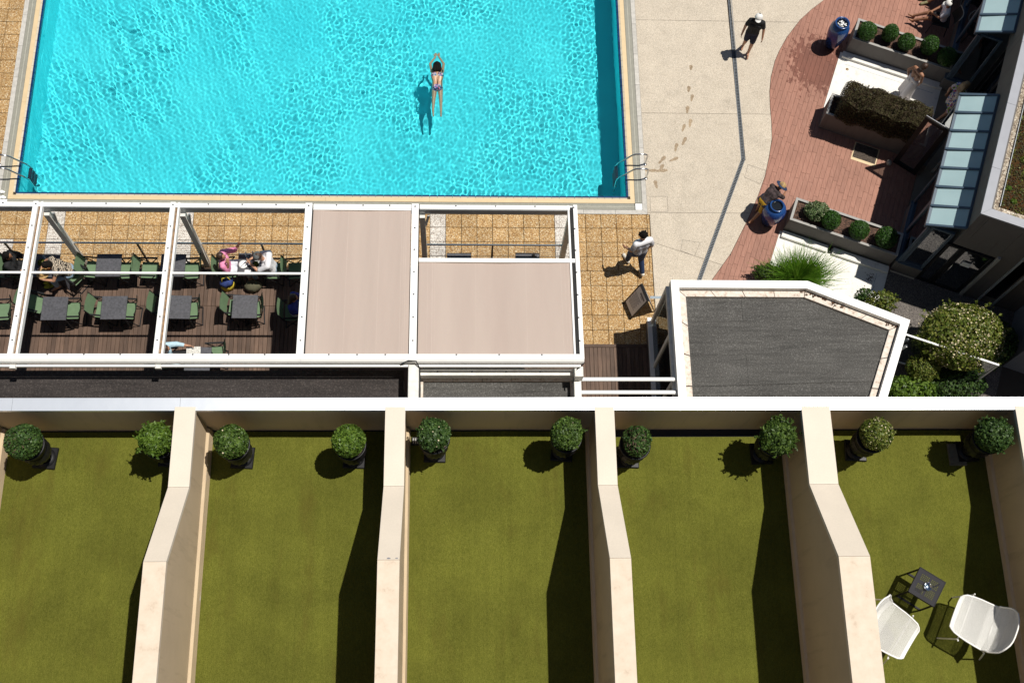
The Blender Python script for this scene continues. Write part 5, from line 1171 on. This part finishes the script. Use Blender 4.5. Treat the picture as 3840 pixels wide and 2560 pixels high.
    for cl in clothes:
        kind, mat = cl[0], cl[1]
        if kind == 'shirt':
            sl = cl[2] if len(cl) > 2 else .62
            def f(m):
                torso(m, .017, .12)
                for s in 'LR': sh, el, wr = J['sh' + s], J['el' + s], J['wr' + s]; capsule(m, sh, sh.lerp(el, min(1, sl)), .070, .064); (capsule(m, el, el.lerp(wr, sl - 1), .060, .046) if sl > 1 else None)
            piece('shirt', f, mat)
        elif kind in ('shorts', 'trousers'):
            L = cl[2] if len(cl) > 2 else .55
            def f(m):
                hs = (J['hiR'] - J['hiL']).normalized()
                for sg in (-1, 1): capsule(m, J['pel'] + hs * .065 * sg, J['pel'].lerp(J['che'], .28) + hs * .062 * sg, .116, .108)
                for s in 'LR':
                    hi, kn, an = J['hi' + s], J['kn' + s], J['an' + s]; capsule(m, hi, hi.lerp(kn, min(1, L)), .106, .106 - .032 * min(1, L))
                    if L > 1: capsule(m, kn, kn.lerp(an, L - 1), .072, .058)
            piece(kind, f, mat)
        elif kind == 'skirt':
            zl = cl[2]; flare = cl[3] if len(cl) > 3 else .12
            def f(m):
                pl = J['pel']; mid = (J['knL'] + J['knR']) / 2; lo = pl.lerp(mid, zl) if zl <= 1 else mid.lerp((J['anL'] + J['anR']) / 2, zl - 1); hs = (J['hiR'] - J['hiL']).normalized()
                for k in range(-3, 4): capsule(m, pl + hs * k * .03 + (J['che'] - pl) * .3, lo + hs * k * (.035 + flare * .35) + Vector((0, .02 * math.sin(k * 2.1), 0)), .105, .07)
                for s in 'LR': capsule(m, J['hi' + s], J['kn' + s].lerp(J['an' + s], max(0, zl - 1)) if zl > 1 else J['hi' + s].lerp(J['kn' + s], zl), .115, .085)
            piece('skirt', f, mat)
        elif kind == 'bikini':
            def f(m):
                hs = (J['hiR'] - J['hiL']).normalized()
                for sg in (-1, 1): capsule(m, J['pel'] + hs * .06 * sg - (J['che'] - J['pel']) * .16, J['pel'] + hs * .055 * sg + (J['che'] - J['pel']) * .12, .108, .104)
            piece('bikini_bottom', f, mat)
            def f(m):
                ss = (J['shR'] - J['shL']).normalized(); p = J['che'] + (J['nck'] - J['che']) * .1
                for sg in (-1, 1): capsule(m, p + ss * .085 * sg, p + ss * .085 * sg + (J['nck'] - J['che']) * .05, .117, .117)
            piece('bikini_top', f, mat)
        elif kind == 'shoes':
            for s in 'LR':
                def f(m): an, to = J['an' + s], J['to' + s]; d = (to - an).normalized(); capsule(m, an - d * .05 - Vector((0, 0, .03)), to + d * .01, .045, .040); capsule(m, an - Vector((0, 0, .01)), an.lerp(to, .5), .046, .038)
                piece('shoe', f, mat)
    hk = hair
    if hk:
        kind, mat = hk[0], hk[1]
        def f(m):
            m.ell(J['hed'] - look * .022 + upn * .028, (.088, .092, .098), 14, HR)
            if kind in ('long', 'bob'):
                m.ell(J['hed'] - look * .05 - upn * .03, (.088, .07, .11), 12, HR)
            if kind == 'long':
                p = J['nck'] - look * .07
                for k in (-1, 0, 1): capsule(m, J['hed'] - look * .06 + side * .045 * k, p + side * .06 * k - upn * .06, .055, .045)
            if kind == 'wild':
                for k in (-1, 0, 1): capsule(m, J['hed'] + upn * .02 + side * .04 * k, J['nck'] + side * .085 * k + Vector((0, -.02, .09)), .085, .055)
            if kind == 'messy':
                rr = random.Random(3)
                for _ in range(16): v = HR @ Vector((rr.uniform(-1, 1), rr.uniform(-1, .3), rr.uniform(.1, 1))).normalized(); capsule(m, J['hed'] + v * .08, J['hed'] + v * .112, .03, .016, 8)
        piece('hair', f, mat, .009, 3)
    if hat:
        kind, mat, mat2 = hat
        M3 = HR; c = J['hed'] + upn * .035
        mm = MB(); dome = [(.108 * math.cos(R(a)), .095 * math.sin(R(a))) for a in range(0, 91, 15)]; M4 = Matrix.Translation(c) @ M3.to_4x4(); mm.lathe(dome, 24, M=M4); mm.v = [tuple(S @ Vector(v)) for v in mm.v]; part(t, 'hat_crown', mm, mat, False)
        mm = MB()
        if kind == 'cap': mm.grid(lambda u, v: M4 @ Vector(((u - .5) * .15, .085 + v * .085 * math.cos((u - .5) * 2.2), .012 - .02 * v - .05 * (u - .5) ** 2)), 8, 4); mm.grid(lambda u, v: M4 @ Vector(((v - .5) * .15, .085 + u * .085 * math.cos((v - .5) * 2.2), .008 - .02 * u - .05 * (v - .5) ** 2)), 4, 8)
        else: mm.lathe([(.1, .0), (.15, -.004), (.195, -.018), (.194, -.024), (.15, -.012), (.1, -.01)], 28, M=M4)
        mm.v = [tuple(S @ Vector(v)) for v in mm.v]; part(t, 'hat_brim', mm, mat2, False)
    for sg in (-1, 1):
        em = MB(); em.ell(J['hed'] + look * .082 + side * .03 * sg + upn * .012, (.012, .008, .009), 8, HR); em.v = [tuple(S @ Vector(v)) for v in em.v]; part(t, 'eye', em, BLACK, False)
    return t
HAIRB = plain('black_hair', (.008, .007, .006), .85, .3, 40, bump=.5, bscale=90, spec=.1); HAIRN = plain('brown_hair', (.045, .022, .012), .5, .3, 40, bump=.5, bscale=90); HAIRL = plain('blonde_hair', (.25, .16, .07), .5, .3, 40, bump=.5, bscale=90)
STRAW = plain('straw_hat', (.42, .27, .11), .8, .25, 40, bump=.5, bscale=80)
# ground people
walk = dict(hiL=(-.085, 0, .90), knL=(-.09, .18, .50), anL=(-.09, .20, .09), hiR=(.085, 0, .90), knR=(.09, -.02, .49), anR=(.09, -.24, .13), toR=(.10, -.13, .03), elL=(-.24, -.10, 1.15), wrL=(-.25, -.06, .92), elR=(.24, .05, 1.14), wrR=(.25, .16, .93))
p = W(2793, 192); man = person('man in white cap, black t-shirt and dark shorts walking barefoot', p, R(166), dict(walk, knL=(-.09, .10, .50), anL=(-.09, .09, .09), anR=(.09, -.12, .11), toR=(.10, .0, .03), knR=(.09, .02, .49), elL=(-.26, .02, 1.13), wrL=(-.30, .10, .89), elR=(.25, .02, 1.13), wrR=(.27, .10, .90)), SKIN, [('shirt', cloth('black_cotton', (.008, .008, .009)), .65), ('shorts', cloth('dark_navy_cotton', (.006, .008, .03)), .75)], ('short', HAIRB), .94, hat=('cap', cloth('white_cap_cotton', (.72, .70, .66)), cloth('white_cap_cotton', (.72, .70, .66))))
def stripes():
    t = NT('navy_striped_white_cotton'); w = t.node('ShaderNodeTexWave', bands_direction='Z'); cc = t.n.new('ShaderNodeTexCoord'); t.l.new(cc.outputs['Object'], w.inputs['Vector']); w.inputs['Scale'].default_value = 9
    sep = t.n.new('ShaderNodeSeparateXYZ'); t.l.new(cc.outputs['Object'], sep.inputs[0]); k = t.math('MULTIPLY', t.math('GREATER_THAN', w.outputs['Fac'], .55), t.math('LESS_THAN', sep.outputs[2], 1.42)); t.base(t.mix(k, (.72, .72, .74), (.03, .035, .09)), .85, 0, .2); t.bump(t.noise(20, 3), .3, .01); return t.m
p = W(2377, 1003); person('man in striped t-shirt and jeans walking past the sandwich board', p, R(20), dict(walk, elL=(-.25, -.02, 1.16), wrL=(-.30, .14, 1.06), elR=(.25, -.04, 1.12), wrR=(.24, .03, .88), look=(0, 1, -.3), nck=(0, .04, 1.45), hed=(0, .08, 1.61), che=(0, .03, 1.26)), SKIN, [('shirt', stripes(), .7), ('trousers', cloth('blue_denim', (.012, .03, .085), .3), 1.92), ('shoes', cloth('white_canvas', (.6, .56, .48)))], ('messy', HAIRB), 1.07)
p = W(2838, 805); person('person in straw hat and yellow shorts stooping over the round urn', p, R(-58), dict(pel=(0, -.04, .90), che=(0, .22, 1.15), nck=(0, .36, 1.24), hed=(0, .48, 1.32), look=(.1, .75, -.65), shL=(-.17, .30, 1.24), shR=(.17, .30, 1.22), elL=(-.24, .40, 1.02), wrL=(-.14, .56, .98), elR=(.24, .46, 1.02), wrR=(.12, .62, .95), handL=(.2, 1, -.1), handR=(-.2, .6, -.5), hiL=(-.09, -.04, .88), hiR=(.09, -.04, .88), knL=(-.10, .06, .48), anL=(-.10, .06, .09), knR=(.11, -.10, .47), anR=(.12, -.36, .12), toR=(.13, -.24, .03)), SKIN2, [('shirt', cloth('brown_patterned_top', (.045, .03, .03), .9), .9), ('shorts', cloth('mustard_cotton', (.42, .24, .01)), .85), ('skirt', cloth('navy_sash', (.012, .02, .05)), .32, .02)], ('short', HAIRL), .86, hat=('brim', STRAW, cloth('navy_brim', (.01, .03, .08))))
p = W(3380, 366); person('bare backed person in long white skirt walking up the ramp', p, R(-60), dict(walk, look=(.2, 1, -.45), hed=(.02, .10, 1.60), nck=(0, .05, 1.45), che=(0, .03, 1.26), elL=(-.28, -.06, 1.16), wrL=(-.18, -.04, .96), elR=(.23, .02, 1.13), wrR=(.20, .10, .92)), SKIN2, [('skirt', cloth('white_linen', (.74, .70, .70), .06), 1.75, .08)], ('bob', HAIRN), .88)
def floral():
    t = NT('floral_print'); v = t.n.new('ShaderNodeTexVoronoi'); v.inputs['Scale'].default_value = 22; t.l.new(t.P(), v.inputs['Vector']); sp = t.n.new('ShaderNodeSeparateColor'); t.l.new(v.outputs['Color'], sp.inputs[0])
    t.base(t.ramp(sp.outputs[0], [(0, (.5, .42, .42)), (.3, (.05, .10, .35)), (.5, (.35, .06, .12)), (.66, (.16, .30, .04)), (.84, (.6, .55, .5))], 'CONSTANT'), .85, 0, .2); return t.m
FLOR = floral()
p = W(3525, 447); person('person in floral dress stepping into the shaded doorway', p, R(-72), dict(walk, look=(0, 1, -.25)), SKIN2, [('shirt', FLOR, .6), ('skirt', FLOR, .85, .06)], ('long', HAIRL), 1.0)
sit = dict(pel=(0, -.02, .50), che=(0, .0, .83), nck=(0, .02, 1.02), hed=(0, .06, 1.18), shL=(-.17, .0, .97), shR=(.17, .0, .97), hiL=(-.09, 0, .48), hiR=(.09, 0, .48), knL=(-.10, .42, .50), knR=(.10, .42, .50), anL=(-.10, .42, .09), anR=(.10, .42, .09), elL=(-.23, .12, .76), wrL=(-.16, .34, .73), elR=(.23, .12, .76), wrR=(.16, .34, .73), look=(0, 1, -.35))
p = W(3508, 105); person('person in white t-shirt sitting with legs stretched beside the veranda', p, R(75), dict(sit, knL=(-.10, .40, .47), knR=(.12, .40, .46), anL=(-.06, .78, .16), anR=(.16, .76, .10), toL=(-.07, .88, .20), toR=(.17, .90, .12), elL=(-.22, .14, .74), wrL=(-.02, .36, .66), elR=(.22, .14, .74), wrR=(.04, .38, .64)), SKIN2, [('shirt', cloth('white_tee', (.70, .68, .70), .05), .7), ('shorts', cloth('black_shorts', (.01, .01, .011)), .6)], ('short', HAIRB), .88, hat=('cap', cloth('white_cap_cotton', (.72, .70, .66)), cloth('white_cap_cotton', (.72, .70, .66))))
def stool(label, loc, rz):
    t = thing('lounge_chair', label, 'chair', loc, rz); part(t, 'seat', MB().bevbox(-.23, .23, -.24, .24, .37, .40, .02), cloth('dark_weave', (.02, .018, .016)), False)
    part(t, 'backrest', MB().grid(lambda u, v: (-.24 + .48 * u, -.24 - .10 * v - .10 * math.sin(math.pi * u), .42 + .36 * v), 12, 6), cloth('dark_weave', (.02, .018, .016)), False); part(t, 'back_rim', MB().tube([(-.25 + .5 * u, -.345 - .10 * math.sin(math.pi * u), .79) for u in [k / 10 for k in range(11)]], .012, 6), cloth('pale_rim', (.55, .5, .4)), False)
    for sx in (-1, 1):
        for sy in (-1, 1): part(t, 'leg', MB().tube([(sx * .2, sy * .2, .37), (sx * .24, sy * .25, 0)], .012, 6), BLACK, False)
stool('dark lounge chair under the person in white t-shirt', W(3508, 105), R(75))
p2 = W(3560, 5); stool('dark lounge chair at the top of the veranda', p2, R(95)); person('person in sandals sitting in shade by the veranda', p2, R(95), dict(sit, knL=(-.10, .40, .47), knR=(.10, .40, .46), anL=(-.05, .66, .10), anR=(.08, .66, .10)), SKIN2, [('shirt', cloth('black_cotton', (.008, .008, .009)), .7), ('shorts', cloth('black_shorts', (.01, .01, .011)), .9), ('shoes', cloth('olive_sandals', (.22, .20, .10)))], ('short', HAIRN), 1.0, hat=('brim', STRAW, cloth('white_cap_cotton', (.72, .70, .66))))
# swimmer: lies on her front, arms stretched forward (+y)
def swimmer():
    c = W(1640, 318, ZW); z = .0
    J = dict(pel=(0, -.05, -.06), che=(0, .30, -.02), nck=(0, .50, .0), hed=(0, .66, .05), look=(0, .55, -.8),
        shL=(-.16, .46, -.02), elL=(-.21, .76, -.05), wrL=(-.05, 1.00, -.04), shR=(.16, .46, -.02), elR=(.20, .76, -.05), wrR=(.06, 1.00, -.04), handL=(.05, 1, 0), handR=(-.02, 1, 0), palmL=(0, 0, -1), palmR=(0, 0, -1),
        hiL=(-.085, -.08, -.08), hiR=(.085, -.08, -.08), knL=(-.12, -.46, -.14), knR=(.10, -.46, -.12), anL=(-.14, -.80, -.20), anR=(.10, -.82, -.18), toL=(-.13, -.97, -.24), toR=(.10, -.99, -.22))
    def bk():
        t = NT('bikini_print'); v = t.n.new('ShaderNodeTexVoronoi'); v.inputs['Scale'].default_value = 40; t.l.new(t.P(), v.inputs['Vector']); sp = t.n.new('ShaderNodeSeparateColor'); t.l.new(v.outputs['Color'], sp.inputs[0])
        t.base(t.ramp(sp.outputs[0], [(0, (.45, .42, .5)), (.3, (.05, .05, .25)), (.5, (.02, .02, .05)), (.68, (.03, .3, .25)), (.82, (.45, .12, .2))], 'CONSTANT'), .7, 0, .3); return t.m
    t = person('swimmer with dark hair in patterned bikini, arms stretched ahead', (c.x, c.y, ZW - .015), R(1), J, SKIN3, [('bikini', bk())], ('wild', HAIRB), .86)
    for o in t.children_recursive: o.cycles.is_caustics_receiver = True
swimmer()
# diners
def seat_at(px, py): c = W(px, py, ZD + .42); return Vector((c.x, c.y, ZD))
person('dark haired person in black at the laid table', seat_at(62, 1008), R(-90), sit, SKIN2, [('shirt', cloth('black_cotton', (.008, .008, .009)), 1.4), ('trousers', cloth('black_shorts', (.01, .01, .011)), 1.9)], ('long', HAIRB), 1.0)
def zebra():
    t = NT('zebra_print'); w = t.node('ShaderNodeTexWave'); t.l.new(t.P(), w.inputs['Vector']); w.inputs['Scale'].default_value = 9; w.inputs['Distortion'].default_value = 9; w.inputs['Detail'].default_value = 1.5; w.inputs['Detail Scale'].default_value = 1.4
    t.base(t.ramp(w.outputs['Fac'], [(.45, (.03, .026, .024)), (.55, (.50, .42, .32))]), .85, 0, .2); return t.m
person('person in zebra print top bending over the laid table', seat_at(262, 1018), R(112), dict(sit, che=(0, .14, .80), nck=(0, .24, .97), hed=(0, .34, 1.08), look=(0, .6, -.7), shL=(-.18, .20, .94), shR=(.18, .20, .94), elL=(-.28, .34, .78), wrL=(-.18, .52, .76), elR=(.28, .36, .78), wrR=(.16, .52, .76)), SKIN, [('shirt', zebra(), .25), ('trousers', cloth('pale_denim', (.30, .42, .55)), 1.8)], ('bob', HAIRB), 1.0)
person('person in pink shirt resting head on hand', seat_at(858, 1008), R(-84), dict(sit, look=(.3, 1, -.1), elL=(-.26, .22, .86), wrL=(-.30, .36, 1.05), handL=(0, .1, 1), elR=(.22, .02, .80), wrR=(.16, .10, 1.05), handR=(-.3, 0, 1), che=(0, -.04, .83), nck=(0, -.05, 1.02), hed=(.02, -.03, 1.18), shL=(-.18, -.04, .97), shR=(.18, -.04, .97)), SKIN, [('shirt', cloth('pink_linen', (.72, .25, .42), .1), 1.35), ('trousers', cloth('white_jeans', (.62, .66, .70)), 1.9)], ('bob', HAIRN), 1.02)
person('person in grey flat cap and white t-shirt looking at a phone', seat_at(1020, 1010), R(88), dict(sit, look=(0, .7, -.7), che=(0, .06, .82), nck=(0, .12, 1.0), hed=(0, .20, 1.14), elL=(-.22, .24, .80), wrL=(-.06, .42, .84), elR=(.22, .24, .80), wrR=(.06, .42, .84)), SKIN, [('shirt', cloth('white_tee2', (.70, .70, .72), .06), .8), ('trousers', cloth('pale_denim', (.30, .42, .55)), 1.9)], ('short', HAIRN), 1.02, hat=('cap', cloth('grey_cap', (.11, .12, .12), .3), cloth('grey_cap', (.11, .12, .12), .3)))
person('dark haired person in blue top seated beside the long awning', seat_at(1108, 1162), R(-90), sit, SKIN, [('shirt', cloth('royal_blue', (.02, .03, .25)), .7), ('trousers', cloth('white_jeans', (.62, .66, .70)), 1.9)], ('long', HAIRN), 1.0)
person('newspaper reader in pale blue shirt half hidden by the gutter', seat_at(640, 1350), R(-80), dict(sit, elR=(.24, .20, .80), wrR=(.18, .46, .80), elL=(-.22, .24, .80), wrL=(-.14, .48, .80)), SKIN, [('shirt', cloth('pale_blue_cotton', (.42, .58, .66)), 1.6), ('trousers', cloth('black_shorts', (.01, .01, .011)), 1.9)], ('short', HAIRN), 1.0)
# ------------------------------------------------------------------ things on the tables
PLATE = plain('white_china', (.75, .75, .74), .25, .03, 8); TG_ = mk_glass('drinking_glass', (.85, .92, .95), .12, .03)
zt_ = ZD + .702
def at(c, dx, dy): return Vector((c.x + dx, c.y + dy, zt_))
def plate(c, dx, dy, r, label):
    t = thing('plate', label, 'plate', at(c, dx, dy)); part(t, 'dish', MB().lathe([(0, .006), (r * .6, .006), (r, .016), (r, .019), (r * .58, .010), (0, .010)], 28), PLATE, False); return t
def glass(c, dx, dy, h, r, label, group):
    t = thing('drinking_glass', label, 'glass', at(c, dx, dy), 0, group); part(t, 'cup', MB().lathe([(0, .004), (r * .8, .004), (r, h), (r * .92, h), (r * .7, .012), (0, .012)], 18), TG_, False)
def cutlery(c, dx, dy, ang, label):
    t = thing('fork', label, 'cutlery', at(c, dx, dy) + Vector((0, 0, .018)), R(ang)); part(t, 'handle', MB().bevbox(-.09, .02, -.005, .005, 0, .004, .001), STEEL, False); part(t, 'head', MB().bevbox(.022, .085, -.011, .011, 0, .004, .001), STEEL, False)
p_ = plate(tb3, -.17, -.015, .105, 'white round plate with fork left on it'); cutlery(tb3, -.17, -.015, 50, 'fork lying across the round plate'); plate(tb3, .16, -.05, .10, 'white round plate under the salad box'); plate(tb3, -.01, .02, .06, 'small glass plate between the two diners')
t = thing('salad_box', 'white square box of green salad', 'food box', at(tb3, .13, -.03) + Vector((0, 0, .02))); part(t, 'box', MB().box(-.085, .085, -.085, .085, 0, .006).box(-.085, -.08, -.085, .085, .006, .05).box(.08, .085, -.085, .085, .006, .05).box(-.0795, .0795, -.085, -.08, .006, .0499).box(-.0795, .0795, .08, .085, .006, .0499), PLATE, False); foliage(t, 'salad', LEAF_YEL, (0, 0, .035), (.07, .07, .02), 260, .025, 500, .1, 0, 1.5, False)
t = thing('napkin', 'white paper napkin on the table edge', 'napkin', at(tb3, -.06, -.20)); part(t, 'sheet', MB().grid(lambda u, v: (-.07 + .14 * u, -.05 + .1 * v, .003 + .006 * math.sin(u * 6) * v), 8, 4), PLATE, False)
GL = 'glasses on the laid tables'
glass(tb3, .0, .10, .11, .03, 'clear water glass between the diners', GL); glass(tb3, .04, -.11, .12, .032, 'clear wine glass near the napkin', GL)
def bottle(c, dx, dy, label, col_, h=.2, r=.03):
    t = thing('bottle', label, 'bottle', at(c, dx, dy)); part(t, 'body', MB().lathe([(0, .0), (r, .002), (r, h * .6), (r * .4, h * .75), (r * .38, h), (0, h)], 16), col_, False); part(t, 'cap', MB().lathe([(r * .45, h - .02), (r * .45, h + .006), (0, h + .006)], 12), STEEL, False)
bottle(tb3, .07, .21, 'grey green bottle at the back of the salad table', cloth('bottle_green', (.09, .11, .08)), .22, .034); bottle(tb3, .16, .22, 'small dark condiment bottle with white cap', BLACK, .11, .02); bottle(tb3, -.10, .20, 'clear water carafe at the back of the salad table', TG_, .2, .04)
t = thing('cigarette_packet', 'small red and white packet by the bottle', 'packet', at(tb3, .02, .22)); part(t, 'box', MB().bevbox(-.03, .03, -.04, .04, 0, .022, .003), cloth('packet_white', (.6, .5, .4), .4), False); part(t, 'band', MB().box(-.0305, .0305, -.01, .012, .005, .0225), cloth('packet_red', (.5, .03, .02)), False)
t = thing('phone', 'black phone held over the table', 'phone', at(tb3, .30, -.0) + Vector((0, 0, .16)), R(20)); part(t, 'case', MB().bevbox(-.035, .035, -.07, .07, 0, .009, .003), BLACK, False); part(t, 'screen', MB().box(-.031, .031, -.064, .064, .0092, .0096), cloth('screen_black', (.01, .012, .016), .1, .1), False)
t = thing('salad_bowl', 'bowl of green salad on the laid table', 'bowl', at(tb0, -.10, .06)); part(t, 'bowl', MB().lathe([(0, .004), (.06, .006), (.10, .045), (.103, .045), (.065, .002), (0, 0)], 24), TABLE, False); foliage(t, 'salad', LEAF_YEL, (0, 0, .045), (.085, .085, .02), 320, .025, 501, .1, 0, 1.5, False)
t = thing('food_board', 'wooden board of chips and food on the laid table', 'board', at(tb0, .06, -.06), R(25)); part(t, 'board', MB().bevbox(-.13, .13, -.07, .07, 0, .015, .004), cloth('orange_board', (.40, .13, .03), .4), False); fm = MB(); rs_ = random.Random(8)
for _ in range(24): fm.ell((rs_.gauss(0, .05), rs_.gauss(0, .03), .022), (.022, .009, .008), 6, Matrix.Rotation(rs_.uniform(0, 3), 3, 'Z'))
part(t, 'food', fm, cloth('golden_food', (.55, .30, .08), .4), False)
for dx, dy, sz in ((-.16, -.14, .16), (.10, -.17, .14)):
    t = thing('napkin', 'white napkin under the hat' if dx < 0 else 'white napkin beside the wooden board', 'napkin', at(tb0, dx, dy), R(20)); part(t, 'sheet', MB().grid(lambda u, v: (-sz / 2 + sz * u, -.06 + .12 * v, .003 + .008 * math.sin(u * 7 + v * 3)), 8, 5), PLATE, False)
glass(tb0, -.05, .20, .10, .035, 'blue tinted water tumbler on the laid table', GL); glass(tb0, .02, .14, .10, .034, 'clear tumbler beside the salad bowl', GL); glass(tb0, .14, .19, .10, .032, 'tumbler of cola on the laid table', GL); cutlery(tb0, .17, .02, 35, 'fork beside the wooden board')
h0 = W(150, 1012, 1.0); t = thing('straw_sun_hat', 'woven straw hat lying at the laid table edge', 'hat', Vector((h0.x, h0.y, zt_ + .015))); part(t, 'crown', MB().lathe([(.10, .0), (.10, .06), (.07, .095), (0, .1)], 24), STRAW, False); part(t, 'brim', MB().lathe([(.10, .004), (.15, .0), (.15, -.004), (.1, .0)], 28), STRAW, False)
c = W(2002, 962, ZD + .74); t = thing('sparrow', 'small brown bird perched on the slate table', 'bird', Vector((c.x, c.y, zt_))); bm_ = MB(); bm_.ell((0, 0, .06), (.03, .055, .032), 12); bm_.ell((0, .055, .095), (.022, .024, .022), 10); bm_.add([(-.012, -.05, .06), (.012, -.05, .06), (.01, -.13, .05), (-.01, -.13, .05), (0, -.05, .068), (0, -.13, .055)], [(0, 1, 2, 3), (0, 4, 5, 3), (1, 2, 5, 4)])
part(t, 'body', bm_, cloth('sparrow_brown', (.12, .085, .05), .5), False); part(t, 'beak', MB().lathe([(.006, 0), (0, .016)], 6, M=Matrix.Translation((0, .078, .094)) @ Matrix.Rotation(-math.pi / 2, 4, 'X')), BLACK, False); [part(t, 'leg', MB().tube([(x_, 0, .03), (x_, .005, 0)], .003, 5), BLACK, False) for x_ in (-.01, .01)]
n0 = W(725, 1318, ZD + .72); t = thing('newspaper', 'open newspaper on the table by the gutter', 'newspaper', Vector((n0.x, n0.y, zt_)), R(4)); part(t, 'pages', MB().grid(lambda u, v: (-.16 + .32 * u, -.12 + .24 * v, .004 + .01 * abs(math.sin(u * math.pi))), 10, 4), plain('newsprint', (.55, .54, .50), .9, .35, 45), False)
def slip(px, py, ang, label, cl, z=ZD + .002):
    c = W(px, py, z); t = thing('flip_flops', label, 'flip flops', c, R(ang))
    for s in (-1, 1): part(t, 'sole', MB().prism([(s * .05 + .045 * math.cos(k * .35) * (1 - .18 * math.sin(k * .35)), .125 * math.sin(k * .35)) for k in range(18)], 0, .018), cl, False); part(t, 'strap', MB().tube([(s * .05 - .035, .0, .02), (s * .05, .07, .035), (s * .05 + .035, .0, .02)], .005, 5), BLACK, False)
slip(184, 1067, -80, 'yellow flip flops on the deck under the laid table', cloth('yellow_rubber', (.52, .45, .03)))
# bags
c = W(853, 1065, ZD + .2); t = thing('tote_bag', 'blue and yellow tote bag hanging beside the pink shirt', 'bag', Vector((c.x, c.y, ZD)), R(20))
def bagf(z0, z1, w): 
    m = MB(); m.lathe([(.02, z0), (w, z0 + .02), (w * 1.05, (z0 + z1) / 2), (w * .9, z1 - .02), (.02, z1)], 20, fn=lambda a, i, z: 1 - .35 * abs(math.sin(a)) + .06 * math.sin(5 * a + z * 20)); return m
part(t, 'lower_panel', bagf(.0, .24, .17), cloth('yellow_canvas', (.62, .48, .05), .2), False); part(t, 'upper_panel', bagf(.215, .40, .165), cloth('navy_canvas', (.02, .04, .16), .3), False); part(t, 'handle', MB().tube([(-.1, 0, .38), (-.06, 0, .58), (.06, 0, .58), (.1, 0, .38)], .012, 6), cloth('yellow_canvas', (.62, .48, .05), .2), False)
c = W(950, 1075, ZD + .1); t = thing('olive_bag', 'olive canvas bag on the deck under the salad table', 'bag', Vector((c.x, c.y, ZD)), R(10)); part(t, 'body', bagf(0, .26, .2), cloth('olive_canvas', (.09, .085, .05), .2), False); part(t, 'strap', MB().tube([(-.15, 0, .22), (-.1, .05, .33), (.1, .05, .33), (.15, 0, .22)], .012, 6), cloth('olive_canvas', (.09, .085, .05), .2), False)
c = W(245, 1050, ZD + .5); t = thing('white_cloth', 'white garment hanging from the aslant green chair', 'garment', Vector((c.x, c.y, ZD))); part(t, 'cloth', MB().grid(lambda u, v: (-.06 + .20 * u - .10 * v * u, .10 - .24 * u - .04 * v, .64 - .36 * v - .05 * math.sin(u * 8)), 12, 8), cloth('white_linen', (.74, .70, .70), .06), False)
# ------------------------------------------------------------------ sandwich board
def sandwich():
    p = lambda x, y, z: W(x, y, z)
    c = W(2396, 1152, 0); t = thing('sandwich_board', 'black framed sandwich board with a pale menu sheet', 'sign', c, R(-71)); w, h, sp = .235, .95, .30; gr = plain('menu_sheet', (.80, .77, .76), .6, .06, 9)
    for s in (1, -1):
        M = Matrix.Translation((0, -s * .02, h)) @ Matrix.Rotation(R(0) if s > 0 else math.pi, 4, 'Z') @ Matrix.Rotation(-math.atan2(sp, h), 4, 'X')
        m = MB(); L = math.hypot(sp, h)
        m.box(-w, -w + .03, -.012, .012, -L, 0, M); m.box(w - .03, w, -.012, .012, -L, 0, M); m.box(-w + .03, w - .03, -.012, .012, -.03, 0, M); m.box(-w + .03, w - .03, -.012, .012, -L + .10, -L + .13, M); fr = part(t, 'frame', m, BLACK, False)
        part(t, 'menu_sheet', MB().box(-w + .031, w - .031, -.008, .008, -L + .131, -.031, M), gr, False)
        if s > 0:
            m = MB(); m.box(-.06, .16, -.0105, -.0085, -.16, -.10, M); m.box(.0, .10, -.0105, -.0085, -.20, -.185, M); 
            for k in range(9): m.box(-.2 + .02 * (k % 3), .12 - .03 * (k % 2), -.0105, -.0085, -.30 - k * .05, -.288 - k * .05, M)
            part(t, 'printed_lines', m, plain('print_grey', (.16, .14, .15), .7, .1, 5), False)
    part(t, 'hinge', MB().tube([(-w, 0, h + .006), (w, 0, h + .006)], .012, 6), BLACK, False)
sandwich()
